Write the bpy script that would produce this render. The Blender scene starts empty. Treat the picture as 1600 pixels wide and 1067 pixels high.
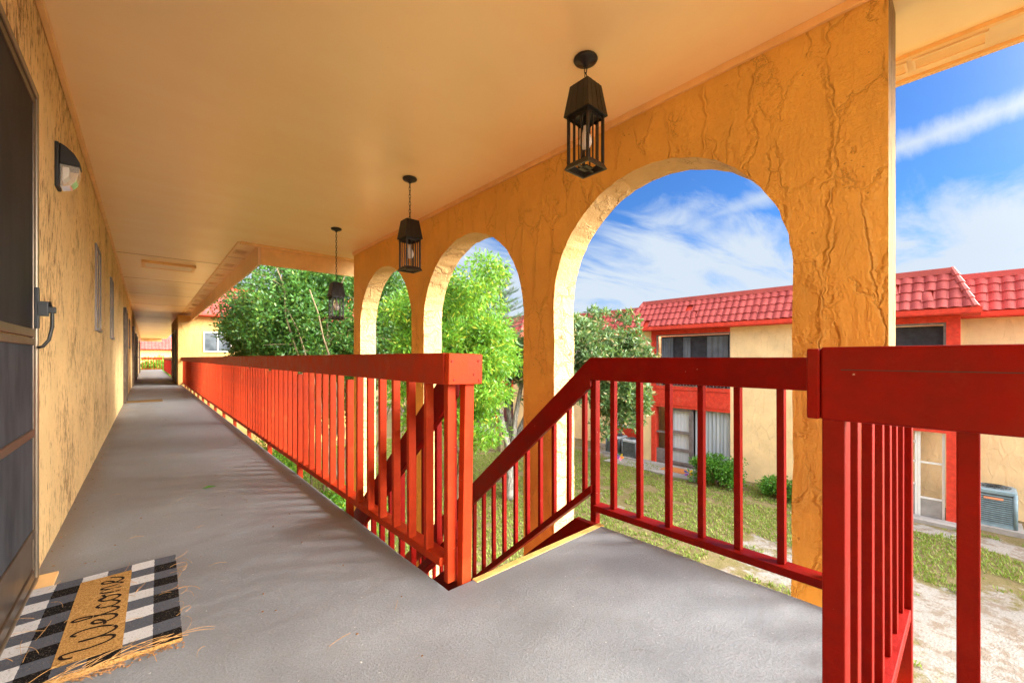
import bpy, bmesh, math, random
import numpy as np
from mathutils import Vector, Matrix
R = math.radians
rng = random.Random(7)
nrg = np.random.default_rng(7)
SC = bpy.context.scene
COL = SC.collection
# axes: +Y runs down the walkway, +X points out to the courtyard, floor at z=0, lawn at z=GZ
TH = R(41.65); GZ = -2.75
# ------------------------------------------------------------------ camera
cam = bpy.data.cameras.new('camera'); co = bpy.data.objects.new('camera', cam); COL.objects.link(co)
cam.sensor_width = 36; cam.lens = 36*642/1600; cam.shift_y = 25.5/1600
cam.clip_start = 0.02; cam.clip_end = 2000
co.location = (0, 0, 1.0); co.rotation_euler = (R(90), 0, -TH)
SC.camera = co
SC.view_settings.view_transform = 'Standard'; SC.view_settings.look = 'None'
SC.view_settings.exposure = 2.42; SC.view_settings.gamma = 1
SC.cycles.max_bounces = 12; SC.cycles.diffuse_bounces = 8; SC.cycles.transparent_max_bounces = 16
SC.cycles.use_denoising = True
SC.cycles.sample_clamp_indirect = 8
# ------------------------------------------------------------------ sun and sky
SUN_AZ = R(128); SUN_EL = R(33)      # azimuth measured from +Y towards +X
sd = Vector((math.sin(SUN_AZ)*math.cos(SUN_EL), math.cos(SUN_AZ)*math.cos(SUN_EL), math.sin(SUN_EL)))
sl = bpy.data.lights.new('sun', 'SUN'); sl.energy = 1.15; sl.angle = R(14); sl.color = (1, .93, .82)
so = bpy.data.objects.new('sun', sl); COL.objects.link(so); so.location = (10, -10, 20)
so.rotation_euler = sd.to_track_quat('Z', 'Y').to_euler()

class NT:
    """tiny node helper"""
    def __init__(s, tree): s.t = tree; s.n = tree.nodes; s.l = tree.links
    def node(s, typ, **k):
        nd = s.n.new(typ)
        for a, b in k.items(): setattr(nd, a, b)
        return nd
    def put(s, sock, v):
        if isinstance(v, bpy.types.NodeSocket): s.l.new(v, sock)
        elif v is not None:
            if isinstance(v, (tuple, list)) and len(v) == 3 and sock.type == 'RGBA': v = (*v, 1)
            sock.default_value = v
    def math(s, op, a, b=None, c=None, clamp=False):
        nd = s.node('ShaderNodeMath', operation=op, use_clamp=clamp)
        for i, v in enumerate((a, b, c)):
            if v is not None: s.put(nd.inputs[i], v)
        return nd.outputs[0]
    def vm(s, op, a, b=None, out=0):
        nd = s.node('ShaderNodeVectorMath', operation=op)
        s.put(nd.inputs[0], a)
        if b is not None: s.put(nd.inputs[1], b)
        return nd.outputs[out]
    def mapping(s, vec, scale=(1, 1, 1), loc=(0, 0, 0), rot=(0, 0, 0)):
        nd = s.node('ShaderNodeMapping'); s.put(nd.inputs[0], vec)
        nd.inputs['Scale'].default_value = scale; nd.inputs['Location'].default_value = loc; nd.inputs['Rotation'].default_value = rot
        return nd.outputs[0]
    def noise(s, vec, scale, detail=4, rough=.5, dist=0, out='Fac'):
        nd = s.node('ShaderNodeTexNoise'); s.put(nd.inputs['Vector'], vec)
        nd.inputs['Scale'].default_value = scale; nd.inputs['Detail'].default_value = detail
        nd.inputs['Roughness'].default_value = rough; nd.inputs['Distortion'].default_value = dist
        return nd.outputs[out]
    def voronoi(s, vec, scale, feature='F1', out='Distance', rand=1):
        nd = s.node('ShaderNodeTexVoronoi', feature=feature); s.put(nd.inputs['Vector'], vec)
        nd.inputs['Scale'].default_value = scale; nd.inputs['Randomness'].default_value = rand
        return nd.outputs[out]
    def ramp(s, f, lo, hi, a=0., b=1., smooth=True):
        nd = s.node('ShaderNodeMapRange', interpolation_type='SMOOTHSTEP' if smooth else 'LINEAR')
        s.put(nd.inputs[0], f)
        for i, v in enumerate((lo, hi, a, b)): nd.inputs[i+1].default_value = v
        return nd.outputs[0]
    def mix(s, f, a, b, mode='MIX'):
        nd = s.node('ShaderNodeMix', data_type='RGBA', blend_type=mode)
        s.put(nd.inputs[0], f); s.put(nd.inputs[6], a); s.put(nd.inputs[7], b)
        return nd.outputs[2]
    def bump(s, h, strength=1, dist=.01, normal=None):
        nd = s.node('ShaderNodeBump'); s.put(nd.inputs['Height'], h)
        nd.inputs['Strength'].default_value = strength; nd.inputs['Distance'].default_value = dist
        if normal is not None: s.put(nd.inputs['Normal'], normal)
        return nd.outputs[0]

W = bpy.data.worlds.new('World'); SC.world = W; W.use_nodes = True
w = NT(W.node_tree); W.node_tree.nodes.clear()
gen = w.node('ShaderNodeTexCoord').outputs['Generated']
dirv = w.vm('NORMALIZE', gen)
sky = w.node('ShaderNodeTexSky', sky_type='NISHITA', sun_disc=False, sun_elevation=SUN_EL, sun_rotation=SUN_AZ)
sky.air_density = 1.0; sky.dust_density = .3; sky.ozone_density = 3.0
hs = w.node('ShaderNodeHueSaturation'); hs.inputs['Saturation'].default_value = 1.22; w.put(hs.inputs['Color'], sky.outputs[0])
skc = w.mix(1.0, hs.outputs[0], (.0245*.50, .0245*.88, .0245*1.30), 'MULTIPLY')
sep = w.node('ShaderNodeSeparateXYZ'); w.put(sep.inputs[0], dirv)
dz = sep.outputs[2]
inv = w.math('DIVIDE', 1.0, w.math('MAXIMUM', w.math('ADD', dz, .10), .03))
pl = w.vm('MULTIPLY', dirv, (1, 1, 0)); sc_ = w.node('ShaderNodeVectorMath', operation='SCALE'); w.put(sc_.inputs[0], pl); w.put(sc_.inputs[3], inv)
pv = sc_.outputs[0]
m1 = w.mapping(pv, scale=(.55, 1.5, 1), rot=(0, 0, R(62)))
n1 = w.noise(m1, 1.5, 9, .58, .6)
bandlow = w.ramp(dz, .05, .52, .40, -.10)
cl = w.ramp(w.math('ADD', n1, bandlow), .53, .84)
def uvdir(u, v):
    xc, yc = (u-800)/642, (559-v)/642
    f = Vector((math.sin(TH), math.cos(TH), 0)); r = Vector((math.cos(TH), -math.sin(TH), 0))
    return (f + r*xc + Vector((0, 0, yc))).normalized()
nA = uvdir(1400, 233).cross(uvdir(1600, 160)).normalized()     # a long wisp of cirrus
st = w.math('ABSOLUTE', w.vm('DOT_PRODUCT', dirv, tuple(nA), out=1))
nst = w.noise(w.mapping(pv, scale=(1, 5, 1), rot=(0, 0, R(75))), 1.1, 8, .66)
st2 = w.ramp(w.math('ADD', st, w.math('MULTIPLY', w.math('SUBTRACT', nst, .5), .06)), -.004, .030, 1, 0)
along = w.ramp(w.vm('DOT_PRODUCT', dirv, tuple(uvdir(1650, 140)), out=1), .80, .985, 0, 1)
cl = w.math('MAXIMUM', cl, w.math('MULTIPLY', w.math('MULTIPLY', st2, along), .95))
hz = w.ramp(dz, 0, .26, .80, .05)
cl = w.math('MAXIMUM', cl, hz)
col = w.mix(cl, skc, (.133, .153, .177))
# glow added to the unseen sky, right and behind the camera, lighting the porch
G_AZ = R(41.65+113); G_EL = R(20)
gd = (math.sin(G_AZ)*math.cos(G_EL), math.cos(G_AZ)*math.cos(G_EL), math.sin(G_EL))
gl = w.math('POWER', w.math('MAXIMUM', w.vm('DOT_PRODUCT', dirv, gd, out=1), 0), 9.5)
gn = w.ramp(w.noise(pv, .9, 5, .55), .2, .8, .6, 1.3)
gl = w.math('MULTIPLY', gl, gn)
added_glow = w.mix(w.math('MULTIPLY', gl, 1.0, clamp=False), (0, 0, 0), (1, 1, 1))
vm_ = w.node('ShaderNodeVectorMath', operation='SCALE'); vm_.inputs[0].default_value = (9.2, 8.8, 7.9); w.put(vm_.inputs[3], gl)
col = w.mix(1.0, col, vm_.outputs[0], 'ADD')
# extra brightness added to the unseen sky overhead and behind, lighting lawn and facades
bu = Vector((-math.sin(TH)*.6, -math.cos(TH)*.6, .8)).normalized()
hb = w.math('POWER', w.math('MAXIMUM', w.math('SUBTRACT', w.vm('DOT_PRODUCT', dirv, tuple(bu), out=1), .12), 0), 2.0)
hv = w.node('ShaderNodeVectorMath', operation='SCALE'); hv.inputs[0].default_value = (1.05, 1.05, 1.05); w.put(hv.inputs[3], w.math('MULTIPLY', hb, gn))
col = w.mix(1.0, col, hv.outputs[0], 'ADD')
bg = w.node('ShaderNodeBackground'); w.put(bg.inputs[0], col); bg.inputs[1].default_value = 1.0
wo = w.node('ShaderNodeOutputWorld'); w.l.new(bg.outputs[0], wo.inputs[0])
W.cycles.sampling_method = 'MANUAL'; W.cycles.sample_map_resolution = 1024

# ------------------------------------------------------------------ materials
MATS = {}
def new_mat(name, rough=.6, spec=.4):
    m = bpy.data.materials.new(name); m.use_nodes = True
    m.node_tree.nodes.clear(); n = NT(m.node_tree)
    b = n.node('ShaderNodeBsdfPrincipled'); o = n.node('ShaderNodeOutputMaterial'); n.l.new(b.outputs[0], o.inputs[0])
    b.inputs['Roughness'].default_value = rough
    b.inputs['Specular IOR Level'].default_value = spec
    n.b = b; n.o = o; n.P = n.node('ShaderNodeTexCoord').outputs['Object']
    n.G = n.node('ShaderNodeNewGeometry').outputs['Position']
    MATS[name] = m
    return m, n
def simple(name, c, rough=.6, spec=.4, var=.15, vs=6, bump=.0, bs=60, metal=0):
    m, n = new_mat(name, rough, spec)
    f = n.ramp(n.noise(n.G, vs, 5, .6), .3, .7)
    n.put(n.b.inputs['Base Color'], n.mix(f, tuple(x*(1-var) for x in c), tuple(min(1, x*(1+var)) for x in c)))
    if bump: n.put(n.b.inputs['Normal'], n.bump(n.noise(n.G, bs, 4, .6), 1, bump))
    n.b.inputs['Metallic'].default_value = metal
    return m
RED = (.20, .0032, .0008)
def red_paint(name, c=RED, rough=.5):
    m, n = new_mat(name, rough, .13)
    # wood grain under worn enamel, scuffs and pale chips
    g = n.noise(n.mapping(n.P, scale=(9, 9, 9)), 1.3, 5, .6)
    c1 = n.mix(n.ramp(g, .3, .75), tuple(x*.82 for x in c), tuple(min(1, x*1.12) for x in c))
    dirt = n.ramp(n.noise(n.G, 14, 6, .7), .60, .78, 0, .45)
    c1 = n.mix(dirt, c1, (.20, .018, .010))
    kd = n.voronoi(n.G, 2.7, 'F1', 'Distance'); kn = n.math('MULTIPLY', n.ramp(kd, .016, .05, 1, 0), .6)
    c1 = n.mix(kn, c1, tuple(x*.35 for x in c))
    wear = n.ramp(n.noise(n.G, 3.1, 5, .65), .54, .68, 0, .40)
    c1 = n.mix(wear, c1, (min(1, c[0]*1.15), c[1]*2.2+.01, c[2]*2.5+.006))
    ch = n.ramp(n.noise(n.G, 46, 4, .6), .735, .755)
    c1 = n.mix(ch, c1, (.42, .32, .27))
    n.put(n.b.inputs['Base Color'], c1)
    n.put(n.b.inputs['Roughness'], n.ramp(g, .2, .8, rough-.1, rough+.18))
    h = n.math('ADD', n.noise(n.G, 90, 3, .6), n.math('MULTIPLY', g, .7))
    n.put(n.b.inputs['Normal'], n.bump(h, .55, .002))
    return m
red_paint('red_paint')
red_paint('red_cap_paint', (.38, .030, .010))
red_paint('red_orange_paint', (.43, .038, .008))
red_paint('red_tread', (.30, .035, .022), .6)
red_paint('red_trim_far', (.62, .055, .03), .6)

def wall_paint(name, c):
    """inner walkway wall: vertically raked stucco with dark pits"""
    m, n = new_mat(name, .7, .25)
    P = n.G
    wob = n.vm('ADD', P, n.vm('MULTIPLY', n.noise(P, 5, 3, .5, out='Color'), (.0, .04, .05)))
    a = n.noise(n.mapping(wob, scale=(40, 40, 7.5)), 1.3, 5, .68)
    b_ = n.noise(n.mapping(wob, scale=(70, 70, 13)), 1.2, 4, .6)
    big = n.noise(P, 1.7, 4, .6)
    dens = n.math('MULTIPLY', n.math('SUBTRACT', big, .5), .30)
    pit = n.math('ADD', n.math('ADD', n.math('MULTIPLY', a, .62), n.math('MULTIPLY', b_, .38)), dens)
    pm = n.ramp(pit, .553, .578)
    base = n.mix(n.ramp(n.noise(P, 2.3, 5, .6), .3, .7), tuple(x*.93 for x in c), tuple(min(1, x*1.05) for x in c))
    base = n.mix(n.ramp(n.noise(n.mapping(P, scale=(20, 20, 3)), 1.0, 3), .45, .75, 0, .10), base, tuple(x*.75 for x in c))
    base = n.mix(n.math('MULTIPLY', pm, .80), base, (.20, .055, .012))
    n.put(n.b.inputs['Base Color'], base)
    h = n.math('SUBTRACT', n.math('ADD', n.math('MULTIPLY', a, .9), n.math('MULTIPLY', n.noise(P, 45, 5, .65), .45)), n.math('MULTIPLY', pm, 1.0))
    n.put(n.b.inputs['Normal'], n.bump(h, 1, .024))
    return m
PEACH = (.86, .50, .17)
wall_paint('raked_stucco', (.92, .64, .30))

def trowel(name, c, cellv=(5.2, 5.2, 1.5), crack=.55, dist=.022, zoff=0):
    """slabby hand-trowelled stucco: overlapping vertical strokes with ragged lips and fine cracks"""
    m, n = new_mat(name, .68, .28)
    P = n.G
    nz = n.noise(P, 3.1, 5, .62, out='Color'); nz2 = n.noise(P, 14, 4, .6, out='Color')
    q = n.vm('ADD', P, n.vm('MULTIPLY', n.vm('SUBTRACT', nz, (.5, .5, .5)), (.13, .13, .5)))
    q = n.vm('ADD', q, n.vm('MULTIPLY', n.vm('SUBTRACT', nz2, (.5, .5, .5)), (.035, .035, .06)))
    q = n.mapping(q, scale=cellv)
    cellc = n.voronoi(q, 1.0, 'F1', 'Color', .9); edge = n.voronoi(q, 1.0, 'DISTANCE_TO_EDGE', 'Distance', .9)
    cs = n.node('ShaderNodeSeparateColor'); n.put(cs.inputs[0], cellc)
    e = n.ramp(edge, 0, .05)
    brk = n.ramp(n.noise(P, 3.2, 4, .6), .40, .55)       # cracks come and go
    lip = n.math('MULTIPLY', n.ramp(edge, .03, .15, 1, 0), n.ramp(cs.outputs[1], .25, .7))
    strokes = n.noise(n.mapping(q, scale=(2.5, 2.5, 1.2)), 1.8, 6, .68)
    smear = n.noise(n.mapping(P, scale=(6, 6, 16), rot=(R(20), R(30), 0)), 1.2, 5, .65)
    h = n.math('ADD', n.math('MULTIPLY', cs.outputs[0], .9), n.math('MULTIPLY', strokes, .55))
    h = n.math('ADD', h, n.math('MULTIPLY', lip, .35))
    h = n.math('ADD', h, n.math('MULTIPLY', smear, .30)); h = n.math('ADD', h, n.math('MULTIPLY', n.noise(P, 70, 4, .7), .12))
    gro = n.math('MULTIPLY', n.math('MULTIPLY', n.math('SUBTRACT', 1, e), brk), 1.0)
    h = n.math('SUBTRACT', h, n.math('MULTIPLY', gro, .22))
    base = n.mix(n.ramp(n.noise(P, 1.9, 5, .6), .3, .7), tuple(x*.90 for x in c), tuple(min(1, x*1.06) for x in c))
    ln = n.math('MULTIPLY', n.math('MULTIPLY', n.ramp(edge, .001, .011, 1, 0), brk), crack)
    base = n.mix(ln, base, (.14, .045, .010))
    sp = n.ramp(n.noise(P, 26, 4, .6), .69, .735, 0, .6)
    base = n.mix(sp, base, (.28, .10, .03))
    n.put(n.b.inputs['Base Color'], base)
    n.put(n.b.inputs['Normal'], n.bump(h, 1, dist))
    return m
trowel('arch_stucco', (.88, .50, .11), (6.6, 6.6, 1.9), .30, .036)
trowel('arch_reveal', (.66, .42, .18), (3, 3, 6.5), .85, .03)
trowel('wing_stucco', (.60, .36, .12), (5.0, 5.0, 2.2), .22, .012)
trowel('far_stucco', (.82, .60, .32), (5.0, 5.0, 2.2), .22, .012)
m, n = new_mat('plaster_edge', .8, .2)
v = n.noise(n.mapping(n.G, scale=(90, 90, 2.2)), 1.0, 6, .7)
c = n.mix(n.ramp(v, .36, .46), (.24, .105, .03), (.36, .24, .115))
c = n.mix(n.ramp(n.noise(n.mapping(n.G, scale=(60, 60, 5)), 1.1, 5, .7), .56, .6), c, (.10, .05, .03))
n.put(n.b.inputs['Base Color'], c); n.put(n.b.inputs['Normal'], n.bump(v, 1, .02))

m, n = new_mat('ceiling_paint', .42, .5)
big = n.noise(n.mapping(n.G, scale=(.9, 2.6, 1)), 1.0, 4, .5)
big2 = n.noise(n.mapping(n.G, scale=(.5, 5.0, 1)), 1.0, 3, .5)
c = n.mix(n.ramp(big, .3, .7), (.95, .69, .37), (.97, .73, .41))
c = n.mix(n.ramp(n.noise(n.G, 60, 3, .6), .72, .76, 0, .4), c, (.5, .27, .1))
c = n.mix(n.ramp(n.noise(n.G, 1.1, 5, .6), .5, .8, 0, .15), c, (.84, .56, .25))
n.put(n.b.inputs['Base Color'], c)
n.put(n.b.inputs['Roughness'], n.ramp(big2, .3, .7, .30, .42))
h = n.math('ADD', n.math('MULTIPLY', big2, 1.0), n.math('MULTIPLY', n.noise(n.G, 160, 3, .6), .035))
n.put(n.b.inputs['Normal'], n.bump(h, 1, .012))
simple('trim_paint', (.86, .53, .22), .5, .4, .08, 5, .002, 40)
simple('soffit_paint', (.88, .62, .34), .5, .4, .06, 3, .002, 40)
simple('seam_dark', (.30, .15, .05), .8, .2)
simple('vent_dark', (.32, .20, .11), .8, .2, .3, 30)
simple('light_cover', (.80, .60, .36), .4, .5, .05)

m, n = new_mat('deck_paint', .6, .35)
fine = n.noise(n.G, 210, 3, .7); mid = n.noise(n.mapping(n.G, scale=(1, 1, 1)), 2.2, 6, .62)
grime = n.noise(n.mapping(n.G, scale=(2.2, .5, 1)), 1.3, 5, .6)
c = n.mix(n.ramp(mid, .3, .7), (.20, .22, .25), (.27, .295, .33))
sepx = n.node('ShaderNodeSeparateXYZ'); n.put(sepx.inputs[0], n.G)
lane = n.math('MULTIPLY', n.ramp(sepx.outputs[0], -.45, 1.0, 1, 0), n.ramp(sepx.outputs[1], 1.2, 4.5, .35, 1))   # foot traffic dirt down the walkway
c = n.mix(n.math('MULTIPLY', n.ramp(grime, .30, .68), n.math('MULTIPLY', lane, .75)), c, (.20, .20, .205))
edge = n.ramp(n.math('ADD', sepx.outputs[0], n.math('MULTIPLY', mid, .12)), -.37, -.14, .8, 0)
c = n.mix(edge, c, (.20, .135, .085))
c = n.mix(n.ramp(n.noise(n.G, 120, 5, .8), .40, .66, 0, .55), c, (.13, .14, .155))
c = n.mix(n.ramp(n.noise(n.G, 75, 2, .5), .73, .76), c, (.55, .55, .55))
c = n.mix(n.ramp(n.noise(n.G, 23, 3, .6), .74, .78, 0, .7), c, (.14, .10, .07))
c = n.mix(n.ramp(n.noise(n.mapping(n.G, scale=(.7, 3, 1), rot=(0, 0, R(20))), 1.8, 6, .7), .62, .72, 0, .35), c, (.24, .22, .21))
wv = n.noise(n.mapping(n.G, scale=(2.2, 2.2, 1)), 1.0, 3, .5, out='Color')
crk = n.voronoi(n.vm('ADD', n.G, n.vm('MULTIPLY', wv, (.7, .7, 0))), .75, 'DISTANCE_TO_EDGE', 'Distance')
ckm = n.math('MULTIPLY', n.ramp(crk, .0012, .0035, 1, 0), n.ramp(n.noise(n.G, .9, 3), .60, .66))
c = n.mix(n.math('MULTIPLY', ckm, .55), c, (.10, .09, .08))
stn = n.ramp(n.noise(n.G, 3.4, 3, .5, 1.2), .60, .68, 0, .22)
c = n.mix(stn, c, (.19, .185, .18))
n.put(n.b.inputs['Base Color'], c)
n.put(n.b.inputs['Roughness'], n.ramp(mid, .3, .7, .48, .68))
h = n.math('ADD', n.math('MULTIPLY', n.noise(n.G, 120, 5, .8), 1.1), n.math('MULTIPLY', n.noise(n.mapping(n.G, scale=(1, 2, 1)), 3.0, 4), 3.0))
n.put(n.b.inputs['Normal'], n.bump(h, .8, .004))
simple('nosing_yellow', (.75, .50, .16), .6, .3, .18, 22, .002, 80)
simple('black_iron', (.008, .0065, .006), .42, .5, .5, 30, .002, 90, 0)
m, n = new_mat('bronze_metal', .35, .5)
n.put(n.b.inputs['Base Color'], n.mix(n.ramp(n.noise(n.G, 9, 4), .3, .7), (.07, .048, .034), (.12, .085, .06))); n.b.inputs['Metallic'].default_value = .55
m, n = new_mat('bronze_light', .35, .5)
n.put(n.b.inputs['Base Color'], (.20, .155, .11)); n.b.inputs['Metallic'].default_value = .6
m, n = new_mat('screen_mesh', .55, .35)
v = n.noise(n.mapping(n.G, scale=(9, 9, 3)), 1, 5, .6)
weave = n.math('MULTIPLY', n.math('SINE', n.math('MULTIPLY', sepx.outputs[1] if False else n.vm('DOT_PRODUCT', n.G, (0, 1, 0), out=1), 2400)), .5)
n.put(n.b.inputs['Base Color'], n.mix(n.ramp(v, .3, .7), (.012, .011, .014), (.026, .024, .029)))
n.b.inputs['Specular IOR Level'].default_value = .12
m, n = new_mat('screen_mesh_dusty', .7, .15)
v = n.noise(n.mapping(n.G, scale=(9, 9, 3)), 1, 5, .6)
n.put(n.b.inputs['Base Color'], n.mix(n.ramp(v, .3, .7), (.026, .028, .034), (.055, .058, .068)))
simple('dark_rubber', (.015, .015, .017), .5, .4)
m, n = new_mat('bulb_glass', .15, .6); n.put(n.b.inputs['Base Color'], (.85, .80, .76))
n.b.inputs['Transmission Weight'].default_value = .25
m, n = new_mat('clear_glass', .06, .5); n.put(n.b.inputs['Base Color'], (.9, .88, .84)); n.b.inputs['Transmission Weight'].default_value = .75; n.b.inputs['IOR'].default_value = 1.25
m, n = new_mat('window_glass', .07, .8); n.put(n.b.inputs['Base Color'], (.035, .045, .055))
m, n = new_mat('window_glass_light', .1, .8)
n.put(n.b.inputs['Base Color'], n.mix(n.ramp(n.noise(n.G, 3, 3), .35, .65), (.07, .085, .10), (.13, .15, .17)))
simple('white_frame', (.72, .72, .70), .4, .5, .05)
simple('grey_frame', (.22, .20, .20), .5, .4, .2, 8)
simple('maroon_panel', (.12, .035, .045), .5, .3, .15)
simple('dusty_door', (.17, .145, .145), .55, .4, .25, 6)
simple('curtain_dim', (.12, .135, .16), .8, .2, .2, 2)
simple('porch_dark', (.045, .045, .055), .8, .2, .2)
m, n = new_mat('curtain', .85, .1)
n.put(n.b.inputs['Base Color'], n.mix(n.ramp(n.noise(n.mapping(n.G, scale=(6, 6, .5)), 1.2, 3), .3, .7), (.32, .36, .39), (.44, .48, .51)))
m, n = new_mat('blind_white', .7, .2)
n.put(n.b.inputs['Base Color'], (.55, .58, .62))
m, n = new_mat('roof_tile', .62, .3)
v = n.noise(n.G, 3.2, 6, .65); v2 = n.noise(n.mapping(n.G, scale=(3, 3, 1)), 5, 5, .7)
c = n.mix(n.ramp(v, .3, .7), (.27, .036, .030), (.38, .064, .053))
c = n.mix(n.ramp(v2, .62, .78, 0, .6), c, (.28, .10, .09)); c = n.mix(n.ramp(n.noise(n.G, 9, 4, .7), .66, .74, 0, .6), c, (.70, .42, .38))
n.put(n.b.inputs['Base Color'], c); n.put(n.b.inputs['Normal'], n.bump(n.noise(n.G, 40, 4), 1, .006))
simple('roof_cap', (.38, .07, .058), .6, .3, .1, 4)
simple('tar_gap', (.40, .40, .44), .8, .2, .3, 12)
simple('ac_paint', (.19, .28, .32), .45, .5, .15, 8)
simple('ac_grey', (.10, .12, .13), .5, .4, .3, 8)
simple('ac_top', (.38, .42, .45), .5, .4, .2, 8)
simple('badge', (.75, .30, .16), .4, .5, .05)
simple('concrete', (.30, .28, .26), .85, .2, .2, 3, .006, 30)
simple('orange_mat', (.50, .19, .06), .9, .1, .2, 20)
simple('brown_mat', (.22, .13, .055), .95, .05, .25, 40, .004, 160)
for nm, cc in (('petal_blue', (.08, .2, .8)), ('petal_yellow', (.9, .65, .03)), ('petal_pink', (.85, .2, .35)), ('petal_orange', (.9, .25, .02)), ('petal_green', (.1, .5, .15)), ('petal_purple', (.3, .1, .5))):
    simple(nm, cc, .4, .5, .05)
simple('needle', (.52, .29, .11), .7, .2, .3, 60)
simple('litter', (.22, .11, .05), .8, .2, .4, 60)
simple('fresh_leaf', (.06, .22, .02), .5, .3)
# door mat
m, n = new_mat('mat_check', .95, .05)
mu = n.node('ShaderNodeSeparateXYZ'); n.put(mu.inputs[0], n.P)
# object space of the mat: x 0..0.48 (away from the wall), y 0..0.79
wobx = n.math('ADD', mu.outputs[0], n.math('MULTIPLY', n.math('SUBTRACT', n.noise(n.G, 60, 2), .5), .006))
woby = n.math('ADD', mu.outputs[1], n.math('MULTIPLY', n.math('SUBTRACT', n.noise(n.G, 55, 2), .5), .006))
px = n.math('LESS_THAN', n.math('FRACT', n.math('DIVIDE', wobx, .16)), .5)       # 1: white column
py = n.math('GREATER_THAN', n.math('FRACT', n.math('DIVIDE', woby, .158)), .5)      # 1: light row
light = n.mix(px, (.115, .125, .155), (.74, .73, .74)); dark = n.mix(px, (.012, .011, .012), (.115, .125, .155))
c = n.mix(py, dark, light)
fib = n.noise(n.G, 190, 4, .8)
c = n.mix(n.ramp(fib, .56, .66, 0, .5), c, (.45, .34, .24)); c = n.mix(n.ramp(n.noise(n.G, 150, 3, .8), .58, .66, 0, .6), c, (.03, .03, .03))
n.put(n.b.inputs['Base Color'], c); n.put(n.b.inputs['Normal'], n.bump(fib, 1, .010))
m, n = new_mat('coir', .95, .05)
fib = n.noise(n.G, 200, 4, .8)
n.put(n.b.inputs['Base Color'], n.mix(n.ramp(fib, .35, .65), (.27, .13, .035), (.66, .38, .13))); n.put(n.b.inputs['Normal'], n.bump(fib, 1, .006))
m, n = new_mat('mat_ink', .95, .05); n.put(n.b.inputs['Base Color'], n.mix(n.ramp(n.noise(n.G, 380, 2, .7), .6, .7, 0, .5), (.018, .012, .01), (.3, .17, .06)))
# ground
m, n = new_mat('lawn_soil', .95, .1)
att = n.node('ShaderNodeAttribute', attribute_name='sand').outputs['Fac']
f1 = n.noise(n.G, 5, 6, .65); f2 = n.noise(n.G, 45, 5, .7)
turf = n.mix(n.ramp(f2, .3, .7), (.11, .105, .03), (.24, .19, .09))
turf = n.mix(n.ramp(f1, .35, .7, 0, .75), turf, (.24, .17, .10))
sand = n.mix(n.ramp(f2, .3, .7), (.25, .23, .205), (.37, .345, .31)); sand = n.mix(n.ramp(n.noise(n.G, 4.5, 7, .72), .47, .60, 0, .85), sand, (.22, .165, .12))
k = n.ramp(n.math('ADD', att, n.math('MULTIPLY', n.math('SUBTRACT', f1, .5), .9)), .42, .62)
n.put(n.b.inputs['Base Color'], n.mix(k, turf, sand)); n.put(n.b.inputs['Normal'], n.bump(n.math('ADD', f2, f1), 1, .03))
# foliage
def leaf_mat(name, a, b, c3, fv=.9, trans=.35, rough=.42):
    m = bpy.data.materials.new(name); m.use_nodes = True; m.node_tree.nodes.clear(); n = NT(m.node_tree)
    P = n.node('ShaderNodeNewGeometry'); at = n.node('ShaderNodeAttribute', attribute_name='tone').outputs['Fac']
    big = n.noise(P.outputs['Position'], fv, 4, .6)
    c = n.mix(n.ramp(n.math('ADD', n.math('MULTIPLY', at, .6), n.math('MULTIPLY', big, .5)), .25, .85), a, b)
    c = n.mix(n.ramp(at, .90, .93), c, c3)
    bs = n.node('ShaderNodeBsdfPrincipled'); n.put(bs.inputs['Base Color'], c); bs.inputs['Roughness'].default_value = rough
    bs.inputs['Specular IOR Level'].default_value = .35
    tr = n.node('ShaderNodeBsdfTranslucent'); n.put(tr.inputs[0], n.mix(.5, c, (.35, .5, .05)))
    mx = n.node('ShaderNodeMixShader'); mx.inputs[0].default_value = trans
    n.l.new(bs.outputs[0], mx.inputs[1]); n.l.new(tr.outputs[0], mx.inputs[2])
    o = n.node('ShaderNodeOutputMaterial'); n.l.new(mx.outputs[0], o.inputs[0]); MATS[name] = m
leaf_mat('leaf_bright', (.045, .16, .012), (.16, .36, .025), (.38, .42, .04))
leaf_mat('leaf_dark', (.018, .065, .012), (.06, .17, .025), (.14, .22, .04), trans=.25)
leaf_mat('leaf_magnolia', (.05, .11, .035), (.13, .22, .08), (.42, .33, .17), trans=.2)
leaf_mat('leaf_conifer', (.06, .12, .06), (.14, .22, .12), (.2, .25, .12), trans=.1)
leaf_mat('leaf_hedge', (.03, .12, .012), (.10, .30, .03), (.2, .38, .06), trans=.25)
leaf_mat('grass_blade', (.12, .20, .02), (.27, .33, .06), (.34, .28, .11), .5, .3, .6)
def bark(name, a, b):
    m, n = new_mat(name, .9, .15)
    v = n.noise(n.mapping(n.G, scale=(9, 9, 2)), 2.5, 6, .7)
    n.put(n.b.inputs['Base Color'], n.mix(n.ramp(v, .35, .65), a, b)); n.put(n.b.inputs['Normal'], n.bump(v, 1, .03))
bark('bark_grey', (.11, .10, .085), (.36, .34, .30)); bark('bark_brown', (.11, .08, .045), (.29, .225, .135))

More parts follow.
